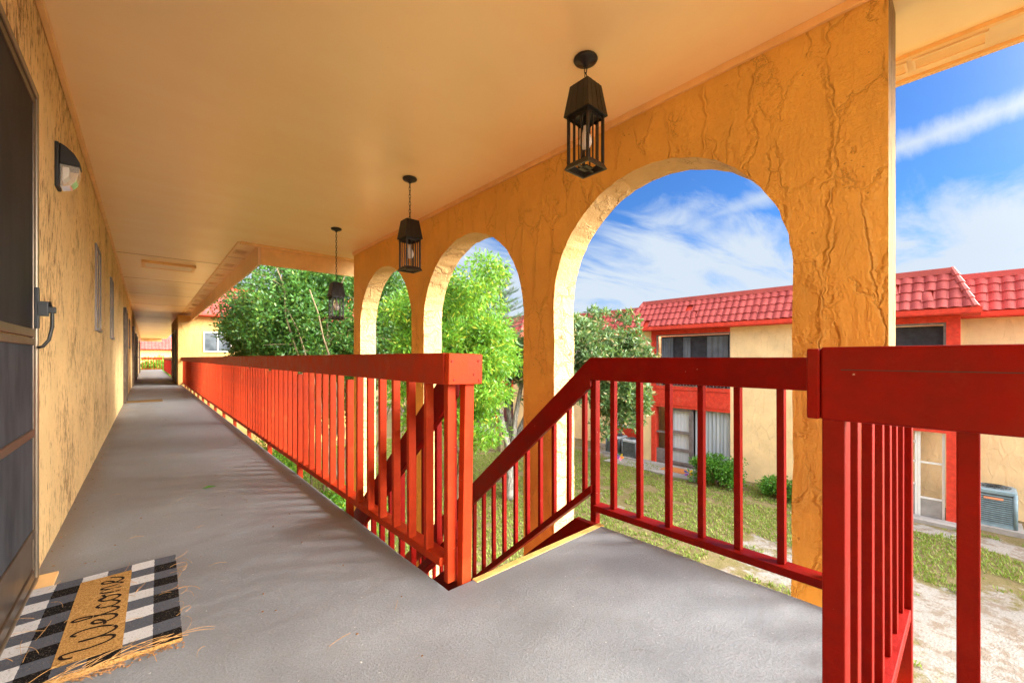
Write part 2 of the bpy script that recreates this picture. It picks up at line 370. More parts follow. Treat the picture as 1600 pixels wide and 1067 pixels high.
# ------------------------------------------------------------------ mesh helpers
class MB:
    def __init__(s): s.v = []; s.f = []; s.m = []
    def quad(s, *p, mi=0):
        i = len(s.v); s.v += [tuple(q) for q in p]; s.f.append(tuple(range(i, i+len(p)))); s.m.append(mi); return s
    def box(s, x0, y0, z0, x1, y1, z1, rot=0, piv=None, M=None, mi=0):
        i = len(s.v)
        P = [(x0, y0, z0), (x1, y0, z0), (x1, y1, z0), (x0, y1, z0), (x0, y0, z1), (x1, y0, z1), (x1, y1, z1), (x0, y1, z1)]
        if rot:
            cx, cy = piv or ((x0+x1)/2, (y0+y1)/2); c, d = math.cos(rot), math.sin(rot)
            P = [(cx+(x-cx)*c-(y-cy)*d, cy+(x-cx)*d+(y-cy)*c, z) for x, y, z in P]
        if M is not None: P = [tuple(M @ Vector(p)) for p in P]
        s.v += P
        for q in ((0, 3, 2, 1), (4, 5, 6, 7), (0, 1, 5, 4), (1, 2, 6, 5), (2, 3, 7, 6), (3, 0, 4, 7)):
            s.f.append(tuple(i+k for k in q)); s.m.append(mi)
        return s
    def tube(s, pts, r, n=6, closed=False):
        pts = [Vector(p) for p in pts]; k = len(pts); i0 = len(s.v); rr = r if isinstance(r, (list, tuple)) else [r]*k
        up = None
        for i, p in enumerate(pts):
            if closed: d = pts[(i+1) % k]-pts[i-1]
            else: d = pts[min(i+1, k-1)]-pts[max(i-1, 0)]
            d = d.normalized() if d.length > 1e-9 else Vector((0, 0, 1))
            if up is None: up = d.orthogonal().normalized()
            up = (up - d*up.dot(d)); up = up.normalized() if up.length > 1e-6 else d.orthogonal().normalized()
            b = d.cross(up)
            for j in range(n):
                a = 2*math.pi*j/n; s.v.append(tuple(p + (up*math.cos(a)+b*math.sin(a))*rr[i]))
        for i in range(k if closed else k-1):
            a0 = i0+i*n; a1 = i0+((i+1) % k)*n
            for j in range(n):
                s.f.append((a0+j, a0+(j+1) % n, a1+(j+1) % n, a1+j)); s.m.append(0)
        if not closed:
            s.f.append(tuple(i0+j for j in reversed(range(n)))); s.m.append(0)
            s.f.append(tuple(i0+(k-1)*n+j for j in range(n))); s.m.append(0)
        return s
    def lathe(s, prof, c=(0, 0, 0), n=20):
        i0 = len(s.v)
        for r, z in prof:
            for j in range(n):
                a = 2*math.pi*j/n; s.v.append((c[0]+r*math.cos(a), c[1]+r*math.sin(a), c[2]+z))
        for i in range(len(prof)-1):
            for j in range(n):
                s.f.append((i0+i*n+j, i0+i*n+(j+1) % n, i0+(i+1)*n+(j+1) % n, i0+(i+1)*n+j)); s.m.append(0)
        return s
    def frus(s, c, z0, z1, a0, b0, a1, b1):
        i = len(s.v)
        for z, a, b in ((z0, a0, b0), (z1, a1, b1)):
            s.v += [(c[0]-a, c[1]-b, z), (c[0]+a, c[1]-b, z), (c[0]+a, c[1]+b, z), (c[0]-a, c[1]+b, z)]
        for q in ((0, 3, 2, 1), (4, 5, 6, 7), (0, 1, 5, 4), (1, 2, 6, 5), (2, 3, 7, 6), (3, 0, 4, 7)):
            s.f.append(tuple(i+k for k in q)); s.m.append(0)
        return s
    def build(s, name, mats, parent=None, bevel=0, smooth=False, org=None):
        me = bpy.data.meshes.new(name)
        v = s.v
        if org is not None: v = [(a-org[0], b-org[1], c-org[2]) for a, b, c in v]
        me.from_pydata(v, [], s.f); me.update()
        if isinstance(mats, str): mats = [mats]
        for q in mats: me.materials.append(MATS[q])
        if len(mats) > 1: me.polygons.foreach_set('material_index', s.m)
        if smooth: me.polygons.foreach_set('use_smooth', [True]*len(me.polygons))
        o = bpy.data.objects.new(name, me); COL.objects.link(o)
        if org is not None: o.location = org
        if parent is not None:
            o.parent = parent
            if org is None or True: o.matrix_parent_inverse = Matrix.Translation(-Vector(root_loc(parent)))
        if bevel:
            b = o.modifiers.new('bevel', 'BEVEL'); b.width = bevel; b.segments = 2; b.limit_method = 'ANGLE'
        return o
def root_loc(o):
    l = Vector(o.location)
    p = o.parent
    if p is not None and o.matrix_parent_inverse is not None:
        l = Vector(root_loc(p)) + o.matrix_parent_inverse.translation + l
    return l
def tag(o, label=None, cat=None, group=None, kind=None):
    if label: o['label'] = label
    if cat: o['category'] = cat
    if group: o['group'] = group
    if kind: o['kind'] = kind
    return o
def empty(name, loc, label=None, cat=None, group=None, kind=None):
    o = bpy.data.objects.new(name, None); COL.objects.link(o); o.location = loc; o.empty_display_size = .1
    return tag(o, label, cat, group, kind)
def copy_tree(o, parent=None):
    c = o.copy(); COL.objects.link(c)
    if parent is not None: c.parent = parent
    for ch in list(o.children): copy_tree(ch, c)
    return c
def vnoise(x, y, s=1.0, seed=0):
    """smooth value noise on arrays"""
    r = np.random.default_rng(seed).random((256, 256)); x = np.asarray(x)*s+37.3; y = np.asarray(y)*s+91.7
    xi = np.floor(x).astype(int); yi = np.floor(y).astype(int); fx = x-xi; fy = y-yi; fx = fx*fx*(3-2*fx); fy = fy*fy*(3-2*fy)
    g = lambda a, b: r[a % 256, b % 256]
    return (g(xi, yi)*(1-fx)+g(xi+1, yi)*fx)*(1-fy)+(g(xi, yi+1)*(1-fx)+g(xi+1, yi+1)*fx)*fy
def fbm(x, y, s=1, seed=0, o=4): return sum(vnoise(x, y, s*2**i, seed+i)*.5**i for i in range(o))/sum(.5**i for i in range(o))

# ------------------------------------------------------------------ ground
def sandf(X, Y):
    f = fbm(X, Y, .55, 3, 4)*.95-.14
    f += .40*np.exp(-(((X-8.2)/2.4)**2+((Y+.3)/2.6)**2)); f += (fbm(X, Y, 2.2, 71)-.5)*.55           # bare sand close to the landing
    f += .42*np.exp(-((X-12.75)/.38)**2)*(Y < 2.3)*(Y > -6)         # strip along the patio
    f -= .35*np.exp(-(((X-11.1)/.65)**2))*(Y < 2.0)                # green strip
    f += .10*np.exp(-(((X-6.5)/2.5)**2+((Y-3.2)/1.8)**2))
    f -= .22*(1/(1+np.exp(-(Y-6.5)*1.2)))*(1/(1+np.exp(-(13.2-X)*3)))
    f += .25*np.exp(-((X-13.35)/.5)**2)*(Y > 2)
    return f
xs = np.concatenate([[-400, -60, -12], np.arange(-3, 17, .12), [20, 40, 120, 500]])
ys = np.concatenate([[-400, -60, -15], np.arange(-5, 24, .12), [30, 60, 150, 600]])
X, Y = np.meshgrid(xs, ys, indexing='ij'); Zg = GZ + (fbm(X, Y, .8, 11)-.5)*.10*((X > -2) & (X < 16) & (Y > -5) & (Y < 23))
verts = np.stack([X, Y, Zg], -1).reshape(-1, 3); ny = len(ys)
ii, jj = np.meshgrid(np.arange(len(xs)-1), np.arange(ny-1), indexing='ij'); a = (ii*ny+jj).ravel()
faces = np.stack([a, a+ny, a+ny+1, a+1], -1)
me = bpy.data.meshes.new('lawn'); me.from_pydata(verts.tolist(), [], faces.tolist()); me.update()
at = me.attributes.new('sand', 'FLOAT', 'POINT'); at.data.foreach_set('value', sandf(X, Y).ravel().astype(np.float32))
me.polygons.foreach_set('use_smooth', [True]*len(me.polygons))
me.materials.append(MATS['lawn_soil']); go = bpy.data.objects.new('lawn', me); COL.objects.link(go); tag(go, 'patchy lawn with bare pale sand showing through', 'lawn', kind='structure')

def strips(name, base, tipoff, wid, tone, mat, parent=None):
    """many narrow 2-quad leaf shapes: base (n,3), axis (n,3), half-width vector (n,3)"""
    n_ = len(base); mid = base+tipoff*.5
    V = np.stack([base, mid-wid, mid+wid, base+tipoff], 1).reshape(-1, 3)
    k = np.arange(n_)*4; F = np.stack([k, k+1, k+3, k+2], 1)
    me = bpy.data.meshes.new(name)
    me.vertices.add(len(V)); me.vertices.foreach_set('co', V.astype(np.float32).ravel())
    me.loops.add(4*n_); me.loops.foreach_set('vertex_index', F.ravel().astype(np.int32))
    me.polygons.add(n_); me.polygons.foreach_set('loop_start', (np.arange(n_)*4).astype(np.int32)); me.polygons.foreach_set('loop_total', np.full(n_, 4, np.int32))
    me.update(calc_edges=True); me.validate()
    at = me.attributes.new('tone', 'FLOAT', 'POINT'); at.data.foreach_set('value', np.repeat(tone, 4).astype(np.float32))
    me.materials.append(MATS[mat]); o = bpy.data.objects.new(name, me); COL.objects.link(o)
    if parent is not None: o.parent = parent; o.matrix_parent_inverse = Matrix.Translation(-Vector(root_loc(parent)))
    return o
N = 210000
gx = nrg.uniform(3.3, 13.3, N); gy = nrg.uniform(-4, 18, N)
keep = (sandf(gx, gy)+(fbm(gx, gy, 2.6, 31)-.5)*1.0 < .40) & (fbm(gx, gy, 5, 51) > .28)
gx, gy = gx[keep], gy[keep]; n_ = len(gx)
gzv = GZ + (fbm(gx, gy, .8, 11)-.5)*.10
an = nrg.uniform(0, 2*np.pi, n_); hh = nrg.uniform(.03, .075, n_); ln = nrg.uniform(.2, 1.2, n_)*hh
grass = strips('grass', np.stack([gx, gy, gzv-.005], 1), np.stack([np.cos(an)*ln, np.sin(an)*ln, hh], 1), np.stack([-np.sin(an), np.cos(an), an*0], 1)*.009, nrg.random(n_), 'grass_blade')
tag(grass, 'short dry green and straw grass over the courtyard', 'grass', kind='stuff')

# ------------------------------------------------------------------ walkway slab, landing, ceiling
deck = empty('walkway', (0, 0, 0), 'grey painted concrete walkway and stair landing', 'walkway', kind='structure')
mb = MB()
def slab(mb, x0, y0, x1, y1, z0=-.16, z1=0, r=.03, wob=.006, sides=('e',)):
    """deck slab with a rounded, slightly wavy outer edge on its east side"""
    ysn = np.arange(y0, y1+1e-6, max(.06, (y1-y0)/220)); ysn[-1] = y1
    prof = [(x0, z1)] + [(x1-r+r*math.sin(a), z1-r+r*math.cos(a)) for a in np.linspace(0, math.pi/2, 5)] + [(x1, z0), (x0, z0)]
    i0 = len(mb.v); k = len(prof)
    for y in ysn:
        dx = (fbm(np.array([y]), np.array([x1]), 3, 5)[0]-.5)*wob*2
        for q, (px_, pz) in enumerate(prof): mb.v.append((px_+(dx if 0 < q < k-1 else 0), y, pz))
    for i in range(len(ysn)-1):
        for j in range(k):
            a_ = i0+i*k+j; b_ = i0+i*k+(j+1) % k; mb.f.append((a_, b_, b_+k, a_+k)); mb.m.append(0)
    mb.f.append(tuple(i0+j for j in range(k))); mb.m.append(0); mb.f.append(tuple(i0+(len(ysn)-1)*k+j for j in reversed(range(k)))); mb.m.append(0)
slab(mb, -.5, 1.5, .985, 19.3)
slab(mb, -.5, -8, .972, .2)
slab(mb, -.5, .2, 2.045, 1.5)
slab(mb, -.5, 19.3, .95, 46)
mb.build('walkway_floor', 'deck_paint', deck, smooth=False)
for o_ in deck.children:
    for p in o_.data.polygons: p.use_smooth = False
mb = MB().box(1.10, 1.470, -.012, 2.045, 1.508, .003); mb.build('nosing', 'nosing_yellow', deck, bevel=.003)
mb = MB().box(.945, 1.5, -.42, .985-.03, 19.3, -.16).box(-.35, .16, -.42, 2.0, .2, -.16).box(1.98, .2, -.40, 2.03, 1.4, -.16)
mb.build('edge_beam', 'trim_paint', deck)

CZ = 2.65
ceil = empty('ceiling', (0, 0, CZ), 'smooth orange painted porch ceiling', 'ceiling', kind='structure')
CZt = CZ+.12
mb = MB()
mb.box(-.5, -.8, CZ, 3.11, 6.95, CZt)
mb.box(-.5, 6.95, CZ, .975, 19.3, CZt); mb.box(-.5, -8, CZ, .975, -.8, CZt); mb.box(-.5, 19.3, CZ, 1.3, 47, CZt)
mb.build('ceiling_board', 'ceiling_paint', ceil)
for yy in (8.85, 11.5, 14.15, 16.8, 22, 25, 28, 32): MB().box(-.355, yy, CZ-.003, .972, yy+.012, CZ+.01).build('seam', 'seam_dark', ceil)
mb = MB().box(.978, 6.98, CZ+.004, 1.225, 19.29, CZt-.01); mb.box(.978, -8, CZ+.004, 1.225, -.83, CZt-.01); mb.box(3.113, -.8, CZ+.004, 3.36, 6.9, CZt-.01)
mb.build('soffit_strip', 'soffit_paint', ceil)
MB().box(.966, 6.95, CZ-.012, .980, 19.28, CZ-.001).build('soffit_bead', 'trim_paint', ceil)
MB().box(3.085, -.8, CZ-.022, 3.113, 6.9, CZ-.001).build('soffit_bead', 'trim_paint', ceil)
def vent(x0, y0, x1, y1, slats=True):
    fr = MB()
    t = .012
    fr.box(x0, y0, CZ-.008, x1, y0+t, CZ+.002); fr.box(x0, y1-t, CZ-.008, x1, y1, CZ+.002); fr.box(x0, y0+t, CZ-.008, x0+t, y1-t, CZ+.002); fr.box(x1-t, y0+t, CZ-.008, x1, y1-t, CZ+.002)
    nb = max(3, int((y1-y0-2*t)/.035))
    for i in range(nb if slats else 0):
        yy = y0+t+(i+.5)*(y1-y0-2*t)/nb; fr.box(x0+t, yy-.006, CZ-.004, x1-t, yy+.006, CZ+.001)
    vv = fr.build('vent', 'soffit_paint', ceil)
    MB().box(x0+t, y0+t, CZ-.0005, x1-t, y1-t, CZ+.003).build('backing', 'vent_dark' if slats else 'trim_paint', vv)
for yy in np.arange(7.5, 18.6, 1.2): vent(1.02, yy, 1.18, yy+.28)
for yy in (1.05, 1.9, 3.3, 4.7, 6.0): vent(3.155, yy, 3.28, yy+.55)
vent(3.165, -.05, 3.29, .23, False); vent(3.165, .25, 3.29, .48, False)
# seams in the soffit strip
for yy in np.arange(8.1, 19, 1.2): MB().box(.98, yy, CZ+.001, 1.224, yy+.006, CZ+.006).build('seam', 'seam_dark', ceil)
# fascia boards
FZ = 2.375
fm = MB(); y = 7.02
while y < 19.2:
    fm.box(1.228, y, FZ, 1.262, min(19.27, y+1.19), CZ+.03); y += 1.2
fm.build('fascia', 'soffit_paint', ceil, bevel=.002)
MB().box(1.262, 6.985, FZ, 2.70, 7.018, CZ+.03).box(2.70, 6.985, CZ-.04, 3.40, 7.018, CZ+.03).build('fascia', 'trim_paint', ceil)
MB().box(1.0, 6.90, CZ-.03, 3.11, 6.984, CZ-.001).build('fascia_batten', 'trim_paint', ceil, bevel=.003)
MB().box(3.362, -.86, CZ-.012, 3.40, 6.984, CZ+.12).build('fascia', 'trim_paint', ceil)
MB().box(1.262, -.86, FZ, 3.362, -.83, CZ+.03).build('fascia', 'trim_paint', ceil)
MB().box(1.228, -8, FZ, 1.262, -.86, CZ+.03).build('fascia', 'soffit_paint', ceil)
# flat roof deck above, so no light leaks in
MB().box(-.6, -8, CZt+.005, 1.26, 47, CZt+.15).box(1.262, -.82, CZt+.005, 3.36, 6.98, CZt+.15).build('roof_deck', 'roof_cap', ceil)
# ceiling trim along the inner wall and along the arches
MB().box(-.378, -8, CZ-.04, -.352, 46, CZ-.0005).build('trim', 'trim_paint', ceil, bevel=.003)
MB().box(2.416, .25, CZ-.043, 2.438, 6.49, CZ-.0005).build('trim', 'trim_paint', ceil, bevel=.003)
MB().box(-.35, 46.6, 2.40, .98, 46.75, CZ-.0005).build('header', 'trim_paint', ceil)
hdr = MB().box(-.35, 18.6, CZ-.10, .96, 18.7, CZ-.0005)

# hatch-like ceiling light
lt = empty('ceiling_light', (.30, 9.55, CZ), 'flat rectangular fluorescent light cover on the walkway ceiling', 'ceiling light')
f_ = MB(); x0, x1, y0, y1 = -.066, .667, 9.28, 9.82
f_.box(x0, y0, CZ-.045, x1, y0+.05, CZ-.001).box(x0, y1-.05, CZ-.045, x1, y1, CZ-.001).box(x0, y0+.05, CZ-.045, x0+.05, y1-.05, CZ-.001).box(x1-.05, y0+.05, CZ-.045, x1, y1-.05, CZ-.001)
f_.build('frame', 'trim_paint', lt, bevel=.004)
MB().box(x0+.05, y0+.05, CZ-.038, x1-.05, y1-.05, CZ-.002).build('diffuser', 'light_cover', lt)

# ------------------------------------------------------------------ inner wall with doors and windows
WX = -.38
wall = MB()
ysn = np.concatenate([np.arange(-8, 14, .1), np.arange(14, 46.1, .6)]); zsn = np.linspace(GZ, CZ, 28)
i0 = 0
for y in ysn:
    for z in zsn:
        dx = (fbm(np.array([y]), np.array([z]), 1.6, 77)[0]-.5)*.008
        wall.v.append((WX+dx, y, z))
nz = len(zsn)
for i in range(len(ysn)-1):
    for j in range(nz-1): wall.f.append((i*nz+j, (i+1)*nz+j, (i+1)*nz+j+1, i*nz+j+1)); wall.m.append(0)
b0 = len(wall.v)
wall.box(WX-.25, -8, GZ, WX-.02, 46, CZ)
iw = wall.build('wall', 'raked_stucco', None, smooth=True)
tag(iw, 'long peach walkway wall of vertically raked stucco beside the screen door', 'wall')
def wbox(name, y0, y1, z0, z1, d0, d1, mat, parent, bevel=0):
    return MB().box(WX+d0, y0, z0, WX+d1, y1, z1).build(name, mat, parent, bevel)
def screen_door(y0, y1, z1, near=True):
    fr = MB(); t = .035
    fr.box(WX-.02, y0, .0, WX+.018, y0+t, z1).box(WX-.02, y1-t, 0, WX+.018, y1, z1).box(WX-.02, y0+t, z1-t, WX+.018, y1-t, z1).box(WX-.02, y0+t, .0, WX+.020, y1-t, .025)
    return fr
# near screen door
dy0, dy1, dz1 = 1.55, 2.805, 2.185
d = screen_door(dy0, dy1, dz1).build('door_frame', 'bronze_light', iw, bevel=.004)
d['label'] = 'bronze aluminium screen door with dark mesh and latch'
a0, a1 = dy0+.037, dy1-.037
lf = MB(); s = .034
lf.box(WX-.01, a0, .03, WX+.012, a0+s, dz1-.038).box(WX-.01, a1-s, .03, WX+.012, a1, dz1-.038)
lf.box(WX-.01, a0+s, dz1-.038-s, WX+.012, a1-s, dz1-.038)
for z0, z1 in ((1.055, 1.085), (1.090, 1.125), (.655, .69), (.215, .25), (.03, .075)): lf.box(WX-.01, a0+s, z0, WX+.014, a1-s, z1)
sd_ = lf.build('screen_door', 'bronze_metal', iw, bevel=.003)
MB().box(WX-.008, a0+s, 1.125, WX+.007, a1-s, dz1-.038-s).build('screen', 'screen_mesh', sd_)
MB().box(WX-.008, a0+s, .69, WX+.007, a1-s, 1.055).build('screen', 'screen_mesh_dusty', sd_)
MB().box(WX-.008, a0+s, .25, WX+.007, a1-s, .655).build('screen', 'screen_mesh_dusty', sd_)
MB().box(WX-.008, a0+s, .075, WX+.007, a1-s, .215).build('kick_panel', 'bronze_metal', sd_)
hp = MB(); hy = a1-.02
hp.box(WX+.012, hy-.014, 1.13, WX+.026, hy+.012, 1.31)
hp.frus((WX+.036, hy), 1.185, 1.25, .018, .014, .018, .014)
hp.box(WX+.05, hy-.011, 1.20, WX+.076, hy+.011, 1.228)
hd = hp.build('door_handle', 'dark_rubber', sd_, bevel=.003)
MB().tube([(WX+.054, hy, 1.25), (WX+.064, hy, 1.21), (WX+.064, hy, 1.14), (WX+.054, hy, 1.08), (WX+.036, hy, 1.05), (WX+.02, hy, 1.045)], .0065, 8).build('pull', 'black_iron', hd, smooth=True)
MB().box(WX+.0, dy0-.05, 0, WX+.075, dy1+.02, .012).build('threshold', 'trim_paint', iw)
# other doors and windows down the wall
def wall_window(y0, y1, z0, z1):
    fr = MB(); t = .03; D = .014
    fr.box(WX-.01, y0, z0, WX+D, y0+t, z1).box(WX-.01, y1-t, z0, WX+D, y1, z1).box(WX-.01, y0+t, z1-t, WX+D, y1-t, z1).box(WX-.01, y0+t, z0, WX+D+.01, y1-t, z0+t)
    fr.box(WX-.01, (y0+y1)/2-.015, z0+t, WX+D-.001, (y0+y1)/2+.015, z1-t)
    o = fr.build('window_frame', 'grey_frame', iw, bevel=.002)
    MB().box(WX-.008, y0+t, z0+t, WX+.009, y1-t, z1-t).build('pane', 'window_glass', o)
for a_, b_ in ((5.75, 6.3), (8.0, 8.6), (13.95, 14.9), (16.2, 17.0), (21.0, 22.0), (30, 31)): wall_window(a_, b_, 1.27, 2.13)
def wall_door(y0, y1, z1=2.1):
    fr = MB(); t = .06
    fr.box(WX-.01, y0, 0, WX+.05, y0+t, z1).box(WX-.01, y1-t, 0, WX+.05, y1, z1).box(WX-.01, y0+t, z1-t, WX+.05, y1-t, z1)
    o = fr.build('door', 'bronze_metal', iw, bevel=.003)
    MB().box(WX-.008, y0+t, .02, WX+.012, y1-t, z1-t).build('screen', 'screen_mesh', o)
    MB().tube([(WX+.012, y0+.12, 1.08), (WX+.06, y0+.12, 1.08), (WX+.06, y0+.12, .98), (WX+.012, y0+.12, .98)], .008, 6).build('handle', 'dark_rubber', o)
for a_ in (12.3, 19.6, 25.0, 28.6, 35.5, 39): wall_door(a_, a_+1.0)

# ------------------------------------------------------------------ arched wall
AX0, AX1 = 2.44, 2.685
arches = [(.61, 2.235), (2.594, 4.31), (4.607, 6.23)]; apz = 2.257; AY0, AY1 = .25, 6.49
def wob(a, b, s=.010): return (fbm(np.array([a*1.0]), np.array([b*1.0]), 6, 91)[0]-.5)*2*s
def arch_wall():
    F = MB()      # mi 0 inner/outer faces, 1 reveals, 2 broken end face
    K = 28
    outl = []
    for ai, (y0, y1) in enumerate(arches):
        c = (y0+y1)/2; r = (y1-y0)/2; zs = apz-r
        zl = list(np.linspace(GZ, zs, 40))
        L = [(y0+wob(z, ai*3), z) for z in zl[:-1]]; Rr = [(y1+wob(z, ai*3+1), z) for z in zl[:-1]]
        A = []
        for k in range(K*2+1):
            t = math.pi*(1-k/(K*2)); rr = r+wob(t*2, ai*5+9, .012)
            A.append((c+rr*math.cos(t), zs+rr*math.sin(t)))
        outl.append((zl, L, A, Rr, zs, y0, y1))
    def face(p, q, r_, s_, x, mi=0):
        pts = [(x, *p), (x, *q), (x, *r_), (x, *s_)]
        F.quad(*(pts if x == AX0 else pts[::-1]), mi=mi)
    for x in (AX0, AX1):
        for (zl, L, A, Rr, zs, y0, y1) in outl:                # spandrels
            for k in range(len(A)-1):
                p, q = A[k], A[k+1]; face(p, (p[0], CZ), (q[0], CZ), q, x)
        # columns
        edgesL = [[(AY0+wob(z, 50, .004), z) for z in outl[0][0][:-1]]] + [o[3] for o in outl]
        edgesR = [o[1] for o in outl] + [[(AY1, z) for z in outl[-1][0][:-1]]]
        for ci in range(4):
            zi = outl[min(ci, 2)]; zlev = zi[0][:-1]
            lo = outl[ci-1] if ci else None; hi = outl[ci] if ci < 3 else None
            # common levels: resample both edges
            zt = min(lo[4] if lo else 9, hi[4] if hi else 9)
            def at_(e, z, full):
                ez = [q[1] for q in e]; return float(np.interp(z, ez, [q[0] for q in e]))
            eL = edgesL[ci]+([lo[2][-1]] if lo else [(AY0, zi[4])]); eR = edgesR[ci]+([hi[2][0]] if hi else [(AY1, zi[4])])
            lv = list(np.linspace(GZ, zt, 40))
            if abs((lo or hi)[4]-(hi or lo)[4]) > 1e-6: 
                zz = max(lo[4], hi[4]); lv.append(zz)
            for a_, b_ in zip(lv[:-1], lv[1:]):
                la, lb = at_(eL, a_, 0), at_(eL, b_, 0); ra, rb = at_(eR, a_, 0), at_(eR, b_, 0)
                # where one arch has already started to curve, follow its outline
                def fol(o, b__, side, val):
                    if o is None or b__ <= o[4]+1e-6: return val
                    pts = o[2][:8] if side == 'R' else o[2][-8:]
                    pts = sorted(pts, key=lambda q: q[1]); return float(np.interp(b__, [q[1] for q in pts], [q[0] for q in pts]))
                face((la, a_), (fol(lo, b_, 'L', lb), b_), (fol(hi, b_, 'R', rb), b_), (ra, a_), x)
            zt = lv[-1]
            yl = (lo[2][-1][0] if lo else AY0); yr = (hi[2][0][0] if hi else AY1)
            face((yl, zt), (yl, CZ), (yr, CZ), (yr, zt), x)
    for (zl, L, A, Rr, zs, y0, y1) in outl:
        path = L + A + Rr[::-1]
        ux = np.linspace(AX0, AX1, 4)
        for (p, q) in zip(path[:-1], path[1:]):
            for a_, b_ in zip(ux[:-1], ux[1:]):
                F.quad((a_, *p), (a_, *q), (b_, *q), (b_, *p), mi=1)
    for a_, b_ in zip(np.linspace(GZ, CZ, 30)[:-1], np.linspace(GZ, CZ, 30)[1:]):
        F.quad((AX0, AY0, a_), (AX0, AY0, b_), (AX1, AY0, b_), (AX1, AY0, a_), mi=2)
    F.quad((AX0, AY1, GZ), (AX0, AY1, CZ), (AX1, AY1, CZ), (AX1, AY1, GZ), mi=1)
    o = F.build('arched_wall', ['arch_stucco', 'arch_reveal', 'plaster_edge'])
    return tag(o, 'orange trowelled stucco wall with three tall arches beside the stairs', 'arched wall')
aw = arch_wall()

# ------------------------------------------------------------------ railings
POST = MB().box(-.02, -.016, 0, .02, .016, 1).v
def bar(name, x, y, z0, z1, wx, wy, parent, lean=0, mat='red_paint'):
    m_ = MB().box(-wx/2, -wy/2, 0, wx/2, wy/2, z1-z0)
    if lean: m_.v = [(a+lean*c/(z1-z0), b, c) for a, b, c in m_.v]
    o = m_.build(name, mat, parent, bevel=.0025)
    o.location = Vector((x, y, z0)); o.matrix_parent_inverse = Matrix.Translation(-Vector(root_loc(parent)))
    return o
def dupbar(src, x, y, z0, dr=0):
    c = src.copy(); COL.objects.link(c); c.location = (x, y, z0); c.rotation_euler = (rng.uniform(-.003, .003), rng.uniform(-.003, .003), rng.uniform(-.03, .03)); return c
RT = 1.022; CAPH = .137
# walkway railing (long, under the soffit)
wr = empty('railing', (1.01, 1.57, 0), 'long red wooden railing running down the walkway to the yellow wall', 'railing')
cb = MB(); y = 1.49; joints = [1.513, 2.95, 5.4, 8.0, 10.6, 13.2, 15.8, 18.3, 19.28]
for k, (a_, b_) in enumerate(zip(joints[:-1], joints[1:])):
    dz_ = rng.uniform(-.003, .003); cb.box(.952, a_+.001, RT-CAPH+dz_, .985, b_-.001, RT+dz_)
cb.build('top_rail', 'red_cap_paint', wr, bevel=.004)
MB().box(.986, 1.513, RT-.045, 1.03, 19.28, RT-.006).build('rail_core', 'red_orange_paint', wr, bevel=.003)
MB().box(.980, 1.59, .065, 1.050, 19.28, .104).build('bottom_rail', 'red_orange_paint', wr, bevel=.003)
endb = MB().box(.958, 1.480, .884, 1.137, 1.512, 1.018, M=Matrix.Translation((1.04, 0, .95)) @ Matrix.Rotation(R(1.2), 4, 'Y') @ Matrix.Translation((-1.04, 0, -.95)))
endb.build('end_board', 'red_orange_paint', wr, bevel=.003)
for (sx, sz) in ((.975, .985), (1.115, .985), (.985, .905), (1.12, .90), (1.09, .925)):
    MB().lathe([(0, 0), (.006, 0), (.006, .003), (0, .0035)], n=8).build('screw', 'red_tread', wr)
    o_ = [c for c in wr.children if c.name.startswith('screw')][-1]
    o_.rotation_euler = (R(90), 0, 0); o_.location = (sx, 1.4798, sz)
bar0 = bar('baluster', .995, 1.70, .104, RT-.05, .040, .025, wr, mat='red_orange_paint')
y = 1.702; i = 0; first = True; per = .168
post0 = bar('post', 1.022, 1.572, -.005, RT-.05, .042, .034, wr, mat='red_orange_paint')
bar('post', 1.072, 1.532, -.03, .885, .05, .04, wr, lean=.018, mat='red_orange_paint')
k = 1; yy = 1.545
while yy+per < 19.15:
    yy += per*(1+rng.uniform(-.02, .02))
    if k % 7 == 0: dupbar(post0, .995, yy, -.12)
    else:
        if first: bar0.location = (.995, yy, .104); first = False
        else: dupbar(bar0, .995, yy, .104)
    k += 1
# landing railing A: by the arches
la = empty('railing', (2.13, 1.6, 0), 'short red landing railing beside the nearest arch', 'railing')
XA = 2.13
MB().box(XA-.052, .215, RT-CAPH-.024, XA-.018, 1.60, RT-.020).build('top_rail', 'red_paint', la, bevel=.004)
MB().box(XA-.017, .215, RT-.07, XA+.02, 1.60, RT-.03).build('rail_core', 'red_paint', la, bevel=.003)
MB().box(XA-.05, .215, .045, XA+.035, 1.578, .082).build('bottom_rail', 'red_paint', la, bevel=.003)
bar('post', XA, 1.60, -.10, RT-.07, .045, .042, la)
b1 = bar('baluster', XA, 1.461, .082, RT-.07, .034, .030, la)
for y in (1.283, 1.107, .929, .754, .573, .396): dupbar(b1, XA, y, .082)
# landing railing C: across the near end of the landing
lc = empty('railing', (1.55, .18, 0), 'red landing railing seen edge on, running out from the nearest post', 'railing')
YC = .18
MB().box(.934, YC+.011, RT-CAPH+.001, 2.075, YC+.031, RT-.005).build('top_rail', 'red_paint', lc, bevel=.003)
MB().box(1.0, YC-.03, RT-.05, 2.075, YC+.010, RT-.01).build('rail_core', 'red_paint', lc, bevel=.003)
bar('post', 2.105, YC-.005, -.5, RT-.05, .045, .05, lc)
MB().box(1.0, YC-.028, .045, 2.08, YC+.028, .083).build('bottom_rail', 'red_paint', lc, bevel=.003)
b2 = bar('baluster', 1.187, YC, .083, RT-.02, .038, .022, lc)
for x in (1.372, 1.555, 1.72, 1.88, 2.045): dupbar(b2, x, YC, .083)
